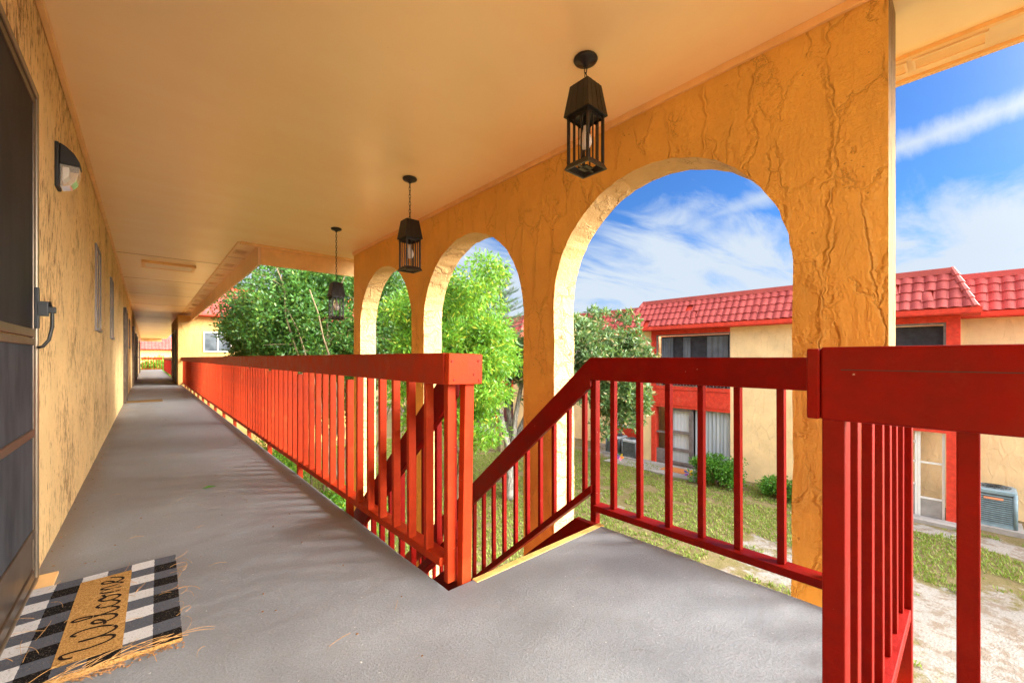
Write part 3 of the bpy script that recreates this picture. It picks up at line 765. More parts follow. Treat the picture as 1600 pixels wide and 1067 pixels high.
# walkway railing B, next to the camera
lb = empty('railing', (.975, -1, 0), 'near red walkway railing beside the camera with a deep cracked top board', 'railing')
MB().box(.939, -6, RT-CAPH, .965, YC+.0105, RT-.002).build('top_rail', 'red_paint', lb, bevel=.004)
MB().box(.966, -6, RT-.040, 1.02, YC-.04, RT-.0015).build('rail_core', 'red_paint', lb, bevel=.003)
MB().box(.9383, -1.0, RT-.0445, .9388, YC-.02, RT-.0432).build('crack', 'dark_rubber', lb)
MB().box(.955, -6, .045, 1.035, YC-.06, .085).build('bottom_rail', 'red_paint', lb, bevel=.003)
bar('post', .968, YC-.008, -.02, RT-.04, .05, .034, lb)
b3 = bar('baluster', .992, .006, .085, RT-.04, .034, .026, lb)
for k in range(1, 34): (dupbar(b3, .992, .006-.168*k, .085))
# stair railings (sloping)
SL = .86
def slope_board(x0, x1, ya, yb, za, h, name, parent, thick_cut=True):
    """board whose top edge starts at (ya, za) and falls with the stairs; h = vertical height"""
    m_ = MB(); zb = za-(yb-ya)*SL
    P = [(x0, ya, za-h), (x1, ya, za-h), (x1, ya, za), (x0, ya, za), (x0, yb, zb-h), (x1, yb, zb-h), (x1, yb, zb), (x0, yb, zb)]
    m_.v = P; m_.f = [(0, 1, 2, 3), (7, 6, 5, 4), (0, 3, 7, 4), (1, 5, 6, 2), (3, 2, 6, 7), (0, 4, 5, 1)]; m_.m = [0]*6
    return m_.build(name, 'red_paint', parent, bevel=.003)
def stair_rail(xf, side, label, y0, zt0):
    r_ = empty('stair_railing', (xf, y0, 0), label, 'stair railing')
    ye = 4.75
    slope_board(xf-.052*1, xf-.018, y0, ye, zt0, .182, 'handrail', r_)
    slope_board(xf-.017, xf+.02, y0, ye, zt0-.205+.14, .05, 'rail_core', r_)
    slope_board(xf-.045, xf+.03, y0+.0, ye, zt0-.80, .05, 'bottom_rail', r_)
    b_ = None; y = y0+.082
    while y < ye-.1:
        z0 = zt0-.80-(y-y0)*SL-.01; z1 = zt0-.105-(y-y0)*SL
        if b_ is None: b_ = bar('baluster', xf, y, z0, z1, .032, .024, r_)
        else: dupbar(b_, xf, y, z0)
        y += .134
    bar('post', xf, ye, GZ, zt0-.02-(ye-y0)*SL, .06, .06, r_)
    return r_
stair_rail(XA, 1, 'sloping red stair railing descending in front of the arches', 1.60, RT-.020)
stair_rail(1.112, 1, 'sloping red stair railing descending behind the walkway railing', 1.60, RT-.02)

# ------------------------------------------------------------------ stairs
stp = empty('staircase', (1.55, 1.47, 0), 'dark red wooden staircase going down from the landing', 'staircase')
rise, run = .18, .209
nst_ = 15
def stringer(x0, x1):
    m_ = MB(); sl_ = rise/run; yb = 1.512+nst_*run
    P = [(1.512, -.025), (1.70, -.025), (yb, -.025-(yb-1.70)*sl_), (yb, -.30-(yb-1.70)*sl_), (1.70, -.50), (1.512, -.42)]
    for x in (x0, x1): m_.v += [(x, y, z) for y, z in P]
    m_.f = [tuple(range(6)), tuple(range(11, 5, -1))]+[(i, i+6, (i+1) % 6+6, (i+1) % 6) for i in range(6)]; m_.m = [0]*8
    m_.build('stringer', 'red_paint', stp, bevel=.004)
stringer(1.06, 1.098); stringer(2.05, 2.09)
for k in range(nst_-1):
    z = -(k+1)*rise; y = 1.512+k*run
    MB().box(1.099, y, z-.038, 2.049, y+run+.03, z).build('tread', 'red_tread', stp, bevel=.005)
    MB().box(1.099, y+.001, z+.001, 2.049, y+.018, z+rise-.04).build('riser', 'red_tread', stp)

# ------------------------------------------------------------------ lanterns
def lantern(x, y, chain, label):
    zt = CZ; L = empty('lantern', (x, y, zt), label, 'lantern', 'black iron lanterns hung in a row from the porch ceiling')
    c = (x, y)
    MB().lathe([(0, 0), (.062, 0), (.066, -.008), (.062, -.016), (.050, -.024), (.02, -.032), (.012, -.046), (0, -.048)], (x, y, zt-.0005), 28).build('canopy', 'black_iron', L, smooth=True)
    z = zt-.045; n = max(3, int(chain/.034)); ch = MB()
    zz = z
    for i in range(n):
        pts = []
        for a in range(10):
            t = 2*math.pi*a/10; u = .0085*math.cos(t); v_ = .022*math.sin(t)
            pts.append((x+(u if i % 2 else 0), y+(0 if i % 2 else u), zz-.02+v_))
        ch.tube(pts, .0028, 5, True); zz -= .034
    ch.build('chain', 'black_iron', L, smooth=True)
    top = zt-.045-n*.034-.002
    rf = MB(); s0, s1 = .062, .087
    rf.frus(c, top-.175, top-.004, s1, s1, s0, s0)
    rf.frus(c, top-.004, top+.014, s0*.98, .006, s0*.35, .004)
    roof = rf.build('roof', 'black_iron', L, bevel=.003)
    sm = MB()
    for sx, sy in ((1, 0), (-1, 0), (0, 1), (0, -1)):                     # standing seams on the hipped roof
        for q in (-.55, 0.02, .5):
            a = Vector((x+sx*s1+(sy != 0)*q*s1, y+sy*s1+(sx != 0)*q*s1, top-.175)); b = Vector((x+sx*s0+(sy != 0)*q*s0, y+sy*s0+(sx != 0)*q*s0, top-.006))
            sm.tube([a, b], .0028, 4)
    sm.build('seams', 'black_iron', roof)
    zb = top-.175-.29; h = .066
    fr = MB()
    for sx in (-1, 1):
        for sy in (-1, 1): fr.box(x+sx*h-.0065, y+sy*h-.0065, zb+.03, x+sx*h+.0065, y+sy*h+.0065, top-.17)
    for sx, sy in ((1, 0), (-1, 0), (0, 1), (0, -1)):
        for q in (-.34, .34):
            px_, py_ = x+sx*h+(sy != 0)*q*h, y+sy*h+(sx != 0)*q*h; fr.box(px_-.003, py_-.003, zb+.03, px_+.003, py_+.003, top-.18)
        # small arched heads between the bars
        for q0, q1 in ((-1, -.34), (-.34, .34), (.34, 1)):
            P = []
            for t in range(7):
                a = math.pi*t/6; q = (q0+q1)/2-(q1-q0)/2*math.cos(a); P.append((q, math.sin(a)*.022))
            for (qa, za), (qb, zb_) in zip(P[:-1], P[1:]):
                A = (x+sx*h+(sy != 0)*qa*h, y+sy*h+(sx != 0)*qa*h); B = (x+sx*h+(sy != 0)*qb*h, y+sy*h+(sx != 0)*qb*h)
                fr.quad((*A, top-.215+za), (*B, top-.215+zb_), (*B, top-.176), (*A, top-.176))
    fr.build('cage', 'black_iron', L)
    bs = MB()                                                          # open square base
    s0, s1 = .070, .084
    for z0, z1, a, b in ((zb, zb+.032, s1, s0),):
        for k_ in range(4):
            ang = k_*math.pi/2; Mx = Matrix.Translation((x, y, 0)) @ Matrix.Rotation(ang, 4, 'Z')
            q = MB(); q.v = [tuple(Mx @ Vector(p)) for p in ((-a, -a, z0), (a, -a, z0), (b, -b, z1), (-b, -b, z1), (-a+.012, -a+.012, z0), (a-.012, -a+.012, z0), (b-.012, -b+.012, z1), (-b+.012, -b+.012, z1))]
            o0 = len(bs.v); bs.v += q.v
            for f4 in ((0, 1, 2, 3), (5, 4, 7, 6), (0, 4, 5, 1), (3, 2, 6, 7)): bs.f.append(tuple(o0+i for i in f4)); bs.m.append(0)
    bs.box(x-.03, y-.03, zb+.006, x+.03, y+.03, zb+.012); bs.box(x-.075, y-.006, zb+.006, x+.075, y+.006, zb+.011)
    bs.build('base', 'black_iron', L)
    st_ = MB().tube([(x, y, top-.17), (x, y, top-.225)], .014, 10); st_.build('socket', 'black_iron', L)
    zc = top-.29
    b_ = MB().lathe([(0, -.062), (.022, -.056), (.034, -.035), (.036, -.015), (.030, .006), (.018, .030), (.013, .05), (.013, .066)], (x, y, zc), 20)
    b_.build('bulb', 'bulb_glass', L, smooth=True)
    return L
lantern(1.81, 1.424, .135, 'largest and nearest black lantern on a short chain')
lantern(1.81, 3.449, .37, 'middle black lantern hung in front of the second arch')
lantern(1.81, 5.41, .66, 'farthest black lantern on the longest chain, against the leafy tree')

# ------------------------------------------------------------------ wall lamps
def wall_lamp(y, z, label, proto=None):
    if proto is not None:
        c = copy_tree(proto); c.location = (WX, y, z); c['label'] = label; return c
    L = empty('wall_lamp', (WX, y, z), label, 'wall lamp', 'dusk sensor wall lamps along the walkway wall')
    x = WX
    # side profile, x outwards
    def prism(prof, w0, name, mat):
        m_ = MB(); n_ = len(prof)
        for yy in (-w0, w0):
            for (px_, pz) in prof: m_.v.append((x+px_, y+yy, z+pz))
        m_.f = [tuple(range(n_)), tuple(range(2*n_-1, n_-1, -1))]+[(i, i+n_, (i+1) % n_+n_, (i+1) % n_) for i in range(n_)]; m_.m = [0]*len(m_.f)
        return m_.build(name, mat, L, bevel=.006)
    prism([(.0, -.14), (.0, .145), (.020, .145), (.02, -.14)], .062, 'back_plate', 'dark_rubber')
    prism([(.021, .143), (.05, .125), (.085, .09), (.11, .04), (.112, .012), (.021, .012)], .060, 'hood', 'dark_rubber')
    prism([(.022, .010), (.108, .010), (.108, -.03), (.095, -.085), (.07, -.12), (.022, -.135)], .055, 'diffuser', 'clear_glass')
    prism([(.03, .005), (.06, .005), (.06, -.05), (.03, -.09)], .035, 'bulb', 'bulb_glass')
    return L
wl = wall_lamp(3.42, 2.07, 'nearest black wall lamp with clear lens, beside the screen door')
wl.scale = (.88, .88, .88)
wall_lamp(13.6, 2.21, 'second wall lamp, above the tall dark door down the walkway', wl)
wall_lamp(20.9, 2.21, 'third wall lamp along the walkway, beyond the second', wl)
wall_lamp(27.9, 2.21, 'fourth wall lamp far down the walkway', wl)
wall_lamp(36.6, 2.21, 'farthest tiny wall lamp at the walkway end', wl)

# ------------------------------------------------------------------ mats
mo = (-.385, 1.868, 0.0)
mt = empty('door_mat', mo, 'black and white checked mat reading Welcome, strewn with pine needles', 'door mat')
mt.rotation_euler = (0, 0, R(-1.0))
def local(o, p, loc=(0, 0, 0)): o.parent = p; o.location = loc; o.matrix_parent_inverse = Matrix.Identity(4); return o
g = MB(); nx_, ny_ = 24, 40
def mz(a, b): return .017+.004*math.sin(a*9+b*5)*math.cos(b*7)
for top_ in (1, 0):
    for i in range(nx_+1):
        for j in range(ny_+1):
            a, b = .48*i/nx_, .79*j/ny_
            g.v.append((a, b, mz(a, b) if top_ else .002))
s_ = (ny_+1)
for i in range(nx_):
    for j in range(ny_): q = i*s_+j; g.f.append((q, q+s_, q+s_+1, q+1)); g.m.append(0)
o2 = (nx_+1)*s_
for i in range(nx_):
    for j0 in (0, ny_): q = i*s_+j0; g.f.append((q, q+s_, q+s_+o2, q+o2)); g.m.append(1)
for j in range(ny_):
    for i0_ in (0, nx_): q = i0_*s_+j; g.f.append((q, q+1, q+1+o2, q+o2)); g.m.append(1)
local(g.build('check_weave', ['mat_check', 'coir'], None), mt)
def on_mat(pts_grid, lift): return [(a, b, mz(a, b)+lift) for a, b in pts_grid]
g = MB(); px0, px1, py0, py1 = .158, .322, .062, .730
for i in range(9):
    for j in range(25): a = px0+(px1-px0)*i/8; b = py0+(py1-py0)*j/24; g.v.append((a, b, mz(a, b)+.0015))
for i in range(8):
    for j in range(24): q = i*25+j; g.f.append((q, q+25, q+26, q+1)); g.m.append(0)
local(g.build('coir_panel', 'coir', None), mt)
strokes = [
 [(0, 1.45), (.10, 1.8), (.38, 1.9), (.42, 1.5), (.36, .9), (.5, .2), (.78, .02), (1.02, .5), (1.1, 1.4), (1.04, .8), (1.2, .12), (1.5, .02), (1.85, .6), (1.95, 1.35), (1.8, 1.75), (1.62, 1.55)],
 [(1.95, .5), (2.25, .55), (2.5, .85), (2.42, 1.05), (2.22, .9), (2.16, .4), (2.34, .06), (2.62, .2), (2.9, .9), (3.1, 1.6), (3.02, 1.9), (2.88, 1.7), (2.86, .8), (2.96, .1), (3.15, .06), (3.36, .35)],
 [(3.85, .85), (3.7, 1.0), (3.46, .7), (3.46, .22), (3.68, .03), (3.98, .35)],
 [(4.32, .98), (4.08, .7), (4.08, .25), (4.3, .04), (4.54, .3), (4.5, .8), (4.32, .98), (4.45, .72), (4.8, .85)],
 [(4.84, .95), (4.9, .05)], [(4.88, .4), (5.06, .92), (5.22, .95), (5.27, .6), (5.28, .05)], [(5.27, .45), (5.45, .92), (5.62, .95), (5.66, .5), (5.70, .12), (5.82, .04), (6.0, .35)],
 [(5.98, .42), (6.24, .55), (6.42, .85), (6.32, 1.05), (6.12, .9), (6.06, .4), (6.24, .04), (6.52, .16), (6.8, .7)]]
def crom(P, n=6):
    out = []
    for i in range(len(P)-1):
        p0, p1, p2, p3 = P[max(i-1, 0)], P[i], P[i+1], P[min(i+2, len(P)-1)]
        for k in range(n):
            t = k/n; out.append(tuple(.5*((2*p1[d])+(-p0[d]+p2[d])*t+(2*p0[d]-5*p1[d]+4*p2[d]-p3[d])*t*t+(-p0[d]+3*p1[d]-3*p2[d]+p3[d])*t**3) for d in (0, 1)))
    out.append(P[-1]); return out
tx = MB()
for S in strokes:
    C = crom(S); C = [(px1-.024-v_*.066, py0+.030+u_*.0895) for u_, v_ in C]
    i0 = len(tx.v)
    for i, (a, b) in enumerate(C):
        a2, b2 = C[min(i+1, len(C)-1)]; a1_, b1_ = C[max(i-1, 0)]; dx, dy = a2-a1_, b2-b1_; l_ = math.hypot(dx, dy) or 1; w_ = .0048
        for sgn in (-1, 1): aa, bb = a-dy/l_*w_*sgn, b+dx/l_*w_*sgn; tx.v.append((aa, bb, mz(aa, bb)+.003))
    for i in range(len(C)-1): q = i0+2*i; tx.f.append((q, q+1, q+3, q+2)); tx.m.append(0)
local(tx.build('welcome_lettering', 'mat_ink', None), mt)
m2 = MB().box(-.33, 12.4, .001, .28, 12.95, .014).build('door_mat', 'brown_mat', None, bevel=.004)
tag(m2, 'plain brown mat lying far down the walkway', 'door mat')
# pine needles
nd = MB()
def needle(x, y, ang, L, curl, z=.022, r=.0011):
    P = []
    for k in range(8):
        t = k/7; a = ang+curl*t; x += math.cos(a)*L/8; y += math.sin(a)*L/8
        P.append((x, y, z+.006*math.sin(t*3.1)))
    nd.tube(P, r*.62, 4)
for k in range(60):   # along the near-right edge of the mat
    t = rng.random(); X0 = -.37+.46*t+rng.gauss(0, .02); Y0 = 1.862+rng.gauss(0, .022)
    needle(X0-.08, Y0, rng.gauss(0.05, .35), rng.uniform(.08, .20), rng.uniform(-.9, .9), z=rng.uniform(.006, .026), r=rng.uniform(.0008, .0015))
for k in range(16):   # clump to the right of the mat
    needle(.09+rng.gauss(0, .02), rng.uniform(2.02, 2.6), rng.uniform(-1.2, 1.6), rng.uniform(.06, .15), rng.uniform(-4, 4), z=rng.uniform(.004, .02), r=rng.uniform(.0008, .0014))
for k in range(22): needle(rng.uniform(-.36, .05), rng.uniform(1.9, 2.6), rng.uniform(0, 6), rng.uniform(.05, .15), rng.uniform(-1, 1), z=.028)
for k in range(26): needle(rng.uniform(-.3, .9), rng.uniform(1.4, 7), rng.uniform(0, 6), rng.uniform(.04, .10), rng.uniform(-1, 1), z=.002, r=.001)
tag(nd.build('pine_needles', 'needle'), 'dry orange pine needles strewn over and around the checked mat', 'pine needles', kind='stuff')
lt_ = MB()
for k in range(420):
    if k < 290: X0, Y0 = -.36+.46*rng.random()+rng.gauss(0, .02), 1.85+rng.gauss(0, .014)
    elif k < 350: X0, Y0 = rng.uniform(-.37, -.30), rng.uniform(2.9, 9)
    else: X0, Y0 = rng.uniform(-.3, .95), rng.uniform(1.2, 8)
    r_ = rng.uniform(.0015, .005); a = rng.uniform(0, 6); lt_.frus((X0, Y0), .001, .003+r_*.5, r_, r_*.5, r_*.5, r_*.2)
tag(lt_.build('leaf_litter', 'litter'), 'small brown crumbs and bits of bark on the walkway', 'leaf litter', kind='stuff')
lf_ = MB(); c0 = (.357, 3.9)
lf_.quad((c0[0]-.045, c0[1], .006), (c0[0], c0[1]-.022, .014), (c0[0]+.05, c0[1]+.01, .005), (c0[0], c0[1]+.022, .016))
tag(lf_.build('fallen_leaf', 'fresh_leaf'), 'single fresh green leaf lying on the grey walkway', 'leaf')

# ------------------------------------------------------------------ tile roofs
def tile_roof(mb, origin, along, up, length, rows, rowh, tw, gaps=(), slips=(), seed=1, mi=0):
    """rows of overlapping S tiles: origin bottom-left, unit vectors along / up-slope"""
    al = Vector(along).normalized(); u = Vector(up).normalized(); nrm = al.cross(u).normalized()
    if nrm.z < 0: nrm = -nrm
    rr = random.Random(seed); n = int(length/tw)
    for r in range(rows):
        for k in range(n):
            if (r, k) in gaps: continue
            o = Vector(origin)+al*(k*tw+rr.uniform(-.006, .006))+u*(r*rowh+rr.uniform(-.012, .012)); sk = rr.uniform(-.02, .02)
            if (r, k) in slips: sk = .16; o -= u*.05
            i0 = len(mb.v); S = 7
            for e in (0, 1):
                for s in range(S+1):
                    t = s/S; hgt = .012+.050*math.sin(math.pi*min(1, t*1.28))*.48 if t < .78 else .012-.012*math.sin(math.pi*(t-.78)/.22)
                    lift = .028*(1-e)
                    mb.v.append(tuple(o+al*(t*tw*1.03+sk*e*.3)+u*(e*rowh*1.12)+nrm*(hgt+lift)))
            for s in range(S): mb.f.append((i0+s, i0+s+1, i0+S+2+s, i0+S+1+s)); mb.m.append(mi)
            j0 = len(mb.v)                                         # front lip thickness
            for s in range(S+1): p = Vector(mb.v[i0+s]); mb.v.append(tuple(p-nrm*.028))
            for s in range(S): mb.f.append((i0+s, j0+s, j0+s+1, i0+s+1)); mb.m.append(mi)

# ------------------------------------------------------------------ building across the courtyard
ob = empty('apartment_building', (13.6, 4, GZ), 'two storey peach apartment building across the lawn with pink tiled mansard roof', 'apartment building')
XF, XR = 13.6, 15.0
wl_ = MB()
def oquad(mb, x0, y0, z0, x1, y1, z1): mb.box(x0, y0, z0, x1, y1, z1)
ez = 1.95    # eave underside (z)
blocks = [(.2, 8.25), (14.4, 22.4)]
segs = {0: [(.2, .42, 'post'), ], }
# solid wall pieces of the front plane, leaving porch recesses open
solid = [(1.45, 5.05), (7.72, 8.25), (14.4, 15.2), (18.4, 22.4)]
for a_, b_ in solid: wl_.box(XF, a_, GZ, XF+.25, b_, ez)
wl_.box(XR, -14, GZ, XR+.2, .2, ez).box(XR, 8.25, GZ, XR+.2, 14.4, ez).box(XR, 22.4, GZ, XR+.2, 34, ez)
for a_, b_ in blocks:
    wl_.box(XF+1.3, a_, GZ, XF+1.45, b_, ez)                    # back of the porches
    wl_.box(XF+.25, b_-.2, GZ, XF+1.3, b_, ez)
wl_.box(XF+.27, 1.45, GZ, XF+1.3, 1.6, ez).box(XF+.27, 4.9, GZ, XF+1.3, 5.05, ez)
wl_.build('wall', 'far_stucco', ob)
# porches: (y0, y1)
def post_far(y, w_=.16, z0=GZ, z1=ez): MB().box(XF-.03, y, z0, XF+.22, y+w_, z1).build('porch_post', 'red_trim_far', ob)
def curtain(y0, y1, z0, z1, x, parent, mat='curtain', amp=.035, pl_=.11):
    m_ = MB(); n_ = int((y1-y0)/.025); i0 = 0
    for k in range(n_+1):
        y = y0+(y1-y0)*k/n_; dx = amp*math.sin(2*math.pi*(y-y0)/pl_+math.sin(y*5)*1.2)
        m_.v += [(x+dx, y, z0), (x+dx*.7, y, z1)]
    for k in range(n_): m_.f.append((2*k, 2*k+2, 2*k+3, 2*k+1)); m_.m.append(0)
    return m_.build('curtain', mat, parent, smooth=True)
def porch(y0, y1, style):
    MB().box(XF-.05, y0, -.62, XF+1.3, y1, -.10).build('floor_band', 'red_trim_far', ob)
    MB().box(XF-.07, y0, -.09, XF+.06, y1, .02).build('sill', 'red_trim_far', ob)
    MB().box(XF-.04, y0, ez-.14, XF+.20, y1, ez-.001).build('header', 'red_trim_far', ob)
    MB().box(XF-.03, y0, -.72, XF+.20, y1, -.622).build('header', 'red_trim_far', ob)
    # upper screened window
    f = MB(); t = .045
    f.box(XF+.05, y0, .021, XF+.10, y0+t, ez-.14).box(XF+.05, y1-t, .021, XF+.10, y1, ez-.14).box(XF+.05, y0+t, ez-.14-t, XF+.10, y1-t, ez-.14)
    f.box(XF+.05, y0+t, .8, XF+.09, y1-t, .83)
    o = f.build('window_frame', 'grey_frame', ob)
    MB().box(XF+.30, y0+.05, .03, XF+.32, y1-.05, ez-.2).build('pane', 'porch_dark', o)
    if style == 0:
        curtain(y1-.55, y1-.12, .1, ez-.25, XF+.22, o, 'curtain_dim', amp=.02, pl_=.09)
        curtain(y1-1.15, y1-.9, .1, ez-.25, XF+.22, o, 'curtain_dim', amp=.02)
        curtain(y0+.15, y0+.8, .1, ez-.25, XF+.22, o, 'curtain_dim', amp=.03, pl_=.16)
        b_ = MB()
        for k in range(22): b_.box(XF-.02, y0+.06+k*(y1-y0-.1)/22, .02, XF+.0, y0+.075+k*(y1-y0-.1)/22, .72)
        b_.box(XF-.03, y0, .72, XF+.01, y1, .77); b_.build('balcony_rail', 'grey_frame', ob)
    # ground floor
    if style == 0:
        f = MB()
        f.box(XF+.06, y0, GZ, XF+.12, y1, GZ+.10)
        dy0_, dy1_ = y0+1.25, y0+2.05
        for q in (dy0_-.05, dy1_): f.box(XF+.04, q, GZ+.1, XF+.12, q+.05, -.72)
        for zz in (GZ+.1, GZ+.55, GZ+1.15, -.82): f.box(XF+.04, dy0_, zz, XF+.11, dy1_, zz+.09)
        for q in (dy0_, dy1_-.08): f.box(XF+.05, q, GZ+.1, XF+.10, q+.08, -.72)
        f.box(XF+.05, dy1_+.05, GZ+.1, XF+.10, y1, GZ+.55); f.box(XF+.05, dy1_+.06, GZ+1.1, XF+.10, y1, GZ+1.16)
        d_ = f.build('screen_door', 'dusty_door', ob)
        d_['label'] = 'weathered grey screen door'
        MB().box(XF+.07, dy0_+.08, GZ+.19, XF+.08, dy1_-.08, GZ+.55).build('panel', 'curtain', d_)
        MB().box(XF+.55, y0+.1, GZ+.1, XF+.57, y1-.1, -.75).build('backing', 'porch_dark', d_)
        curtain(y0+.04, dy0_-.08, GZ+.1, -.74, XF+.13, ob)
        curtain(dy0_+.1, dy1_-.1, GZ+.62, -.76, XF+.16, ob, 'blind_white', .01)
        curtain(y1-.5, y1-.28, GZ+.1, -.76, XF+.2, ob, 'blind_white', .02)
    elif style == 1:
        f = MB()
        for q in (y0+.02, y0+.42, y0+.47): f.box(XF+.05, q, GZ+.02, XF+.09, q+.045, -.72)
        for zz, a_, b_ in ((GZ+1.28, y0+.06, y0+.42), (-1.0, y0+.5, y1), (GZ+1.28, y0+.5, y1), (GZ+.45, y0+.06, y0+.42), (GZ+.75, y0+.5, y1)): f.box(XF+.05, a_, zz, XF+.085, b_, zz+.04)
        d_ = f.build('screen_door', 'white_frame', ob)
        MB().box(XF+.06, y0+.06, GZ+.02, XF+.08, y0+.42, GZ+.45).box(XF+.06, y0+.5, GZ+.02, XF+.08, y1, GZ+.75).build('panel', 'concrete', d_)
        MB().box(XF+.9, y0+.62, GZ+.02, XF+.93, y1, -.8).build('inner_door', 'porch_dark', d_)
    else:
        f = MB()
        f.box(XF+.05, y0, GZ, XF+.10, y1, GZ+.5); f.box(XF+.045, y0, GZ+1.2, XF+.11, y1, GZ+1.3)
        for q in np.arange(y0, y1, .8): f.box(XF+.04, q, GZ, XF+.105, q+.06, -.72)
        d_ = f.build('screen_wall', 'dusty_door', ob)
        MB().box(XF+.06, y0+.06, GZ+.55, XF+.08, y1-.06, GZ+1.15).build('panel', 'maroon_panel', d_)
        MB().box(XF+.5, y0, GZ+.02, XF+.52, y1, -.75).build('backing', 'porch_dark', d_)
porch(5.05, 7.56, 0); post_far(7.56)
porch(.42, 1.45, 1); post_far(.2, .22)
porch(15.2, 18.24, 2); post_far(18.24); post_far(16.4, .14, GZ, .02)
# windows of the set-back walls
def rwin(y0, y1, z0, z1, panel=True):
    f = MB(); t = .05; x = XR
    f.box(x-.05, y0, z0, x-.005, y0+t, z1).box(x-.05, y1-t, z0, x-.005, y1, z1).box(x-.05, y0+t, z0, x-.005, y1-t, z0+t).box(x-.05, y0+t, z1-t, x-.005, y1-t, z1)
    f.box(x-.045, (y0+y1)/2-.02, z0+t, x-.01, (y0+y1)/2+.02, z1-t)
    o = f.build('window_frame', 'white_frame', ob); bl = MB()
    k = z0+t
    while k < z1-t-.02: bl.box(x-.028, y0+t, k, x-.012, y1-t, k+.038); k += .05
    bl.build('blind', 'blind_white', o)
    if panel: MB().box(x-.03, y0-.05, GZ+.15, x-.002, y1+.05, z0-.02).build('panel', 'red_trim_far', ob)
rwin(9.0, 10.3, GZ+.85, GZ+1.95); rwin(9.0, 10.3, .75, 1.75, False)
MB().box(XR-.03, 11.9, GZ, XR-.001, 12.0, 1.9).build('downpipe', 'red_trim_far', ob)
# eaves and mansard roofs
def mansard(y0, y1, xb, gaps=(), slips=(), seed=1, ends=True):
    xt, zt_ = xb+.62, ez+1.0; rf = MB(); cap = MB(); es = MB()
    es.box(xb-.02, y0-.1, ez+.0, xb+.9, y1+.1, ez+.05); es.box(xb-.035, y0-.12, ez+.02, xb+.02, y1+.12, ez+.13)
    up = Vector((xt-xb, 0, zt_-ez-.12)).normalized(); L = Vector((xt-xb, 0, zt_-ez-.12)).length
    es.quad((xb+.03, y0, ez+.10), (xb+.03, y1, ez+.10), (xt+.02, y1-.35*ends, zt_), (xt+.02, y0+.35*ends, zt_), mi=0)
    if ends:
        es.quad((xb+.03, y0, ez+.10), (xt+.02, y0+.35, zt_), (xt+1.5, y0+.35, zt_), (xt+1.5, y0, ez+.1)); es.quad((xb+.03, y1, ez+.10), (xt+1.5, y1, ez+.1), (xt+1.5, y1-.35, zt_), (xt+.02, y1-.35, zt_))
        for ya, yb in ((y0-.02, y0+.33), (y1+.02, y1-.33)):       # ridge tiles down the hips
            for k in range(5):
                t0, t1 = k/5, (k+1.12)/5
                p = lambda t: Vector((xb+(xt-xb)*t, ya+(yb-ya)*t, ez+.13+(zt_-ez-.05)*t))
                cap.tube([p(t0), p(t1)], [.075, .05], 8)
    tw = .200; n_ = int((y1-y0)/tw); rows = 4; rh = L/rows
    m_ = MB()
    tile_roof(m_, (xb, y0, ez+.13), (0, 1, 0), up, y1-y0, rows, rh, tw, gaps, slips, seed)
    if ends:   # cut the rake at the hips
        keepf = []; 
        for f4 in m_.f:
            cc = sum((Vector(m_.v[i]) for i in f4), Vector())/len(f4); t = (cc.x-xb)/(xt-xb)
            if y0+.35*t-.02 <= cc.y <= y1-.35*t+.02: keepf.append(f4)
        m_.f = keepf
    o = len(rf.v); rf.v += m_.v; rf.f += [tuple(o+i for i in f4) for f4 in m_.f]; rf.m += [0]*len(m_.f)
    cap.box(xt-.08, y0+.33*ends, zt_-.03, xt+.35, y1-.33*ends, zt_+.11)
    rf_o = rf.build('roof', 'roof_tile', ob); cap.build('ridge', 'roof_cap', rf_o); es.build('eave', 'red_trim_far', rf_o)
    return rf_o
n1_ = int(8.45/.245)
mansard(.0, 8.45, XF-.45, gaps={(0, 38), (2, 31)}, slips={(1, 30), (2, 6), (1, 3)}, seed=3)
mansard(-14, .75, XR-.45, seed=5, ends=False); mansard(8.5, 14.2, XR-.45, seed=6, ends=False)
mansard(14.2, 22.6, XF-.45, seed=7); rf_o = mansard(22.6, 34, XR-.45, seed=8, ends=False)
MB().box(XR+.25, -14, ez-.5+.55, XR+3, 34, ez+.9).build('roof_core', 'tar_gap', rf_o)
# patio and pads
pt = MB().box(12.35, 5.6, GZ-.05, XF-.01, 8.9, GZ+.05).build('patio', 'concrete'); tag(pt, 'worn concrete patio slab in front of the grey screen door', 'patio', kind='structure')
pt = MB().box(13.2, .2, GZ-.05, XF-.01, 1.5, GZ+.055).build('patio', 'concrete'); tag(pt, 'narrow concrete step below the white framed screen', 'patio', kind='structure')
pt = MB().box(12.3, 14.6, GZ-.05, XF-.01, 17.6, GZ+.05).build('patio', 'concrete'); tag(pt, 'concrete patio slab behind the lawn tree', 'patio', kind='structure')
om = MB().box(12.75, 6.15, GZ+.051, 13.3, 6.95, GZ+.068).build('door_mat', 'orange_mat', None, bevel=.004); tag(om, 'small orange doormat on the patio across the lawn', 'door mat')

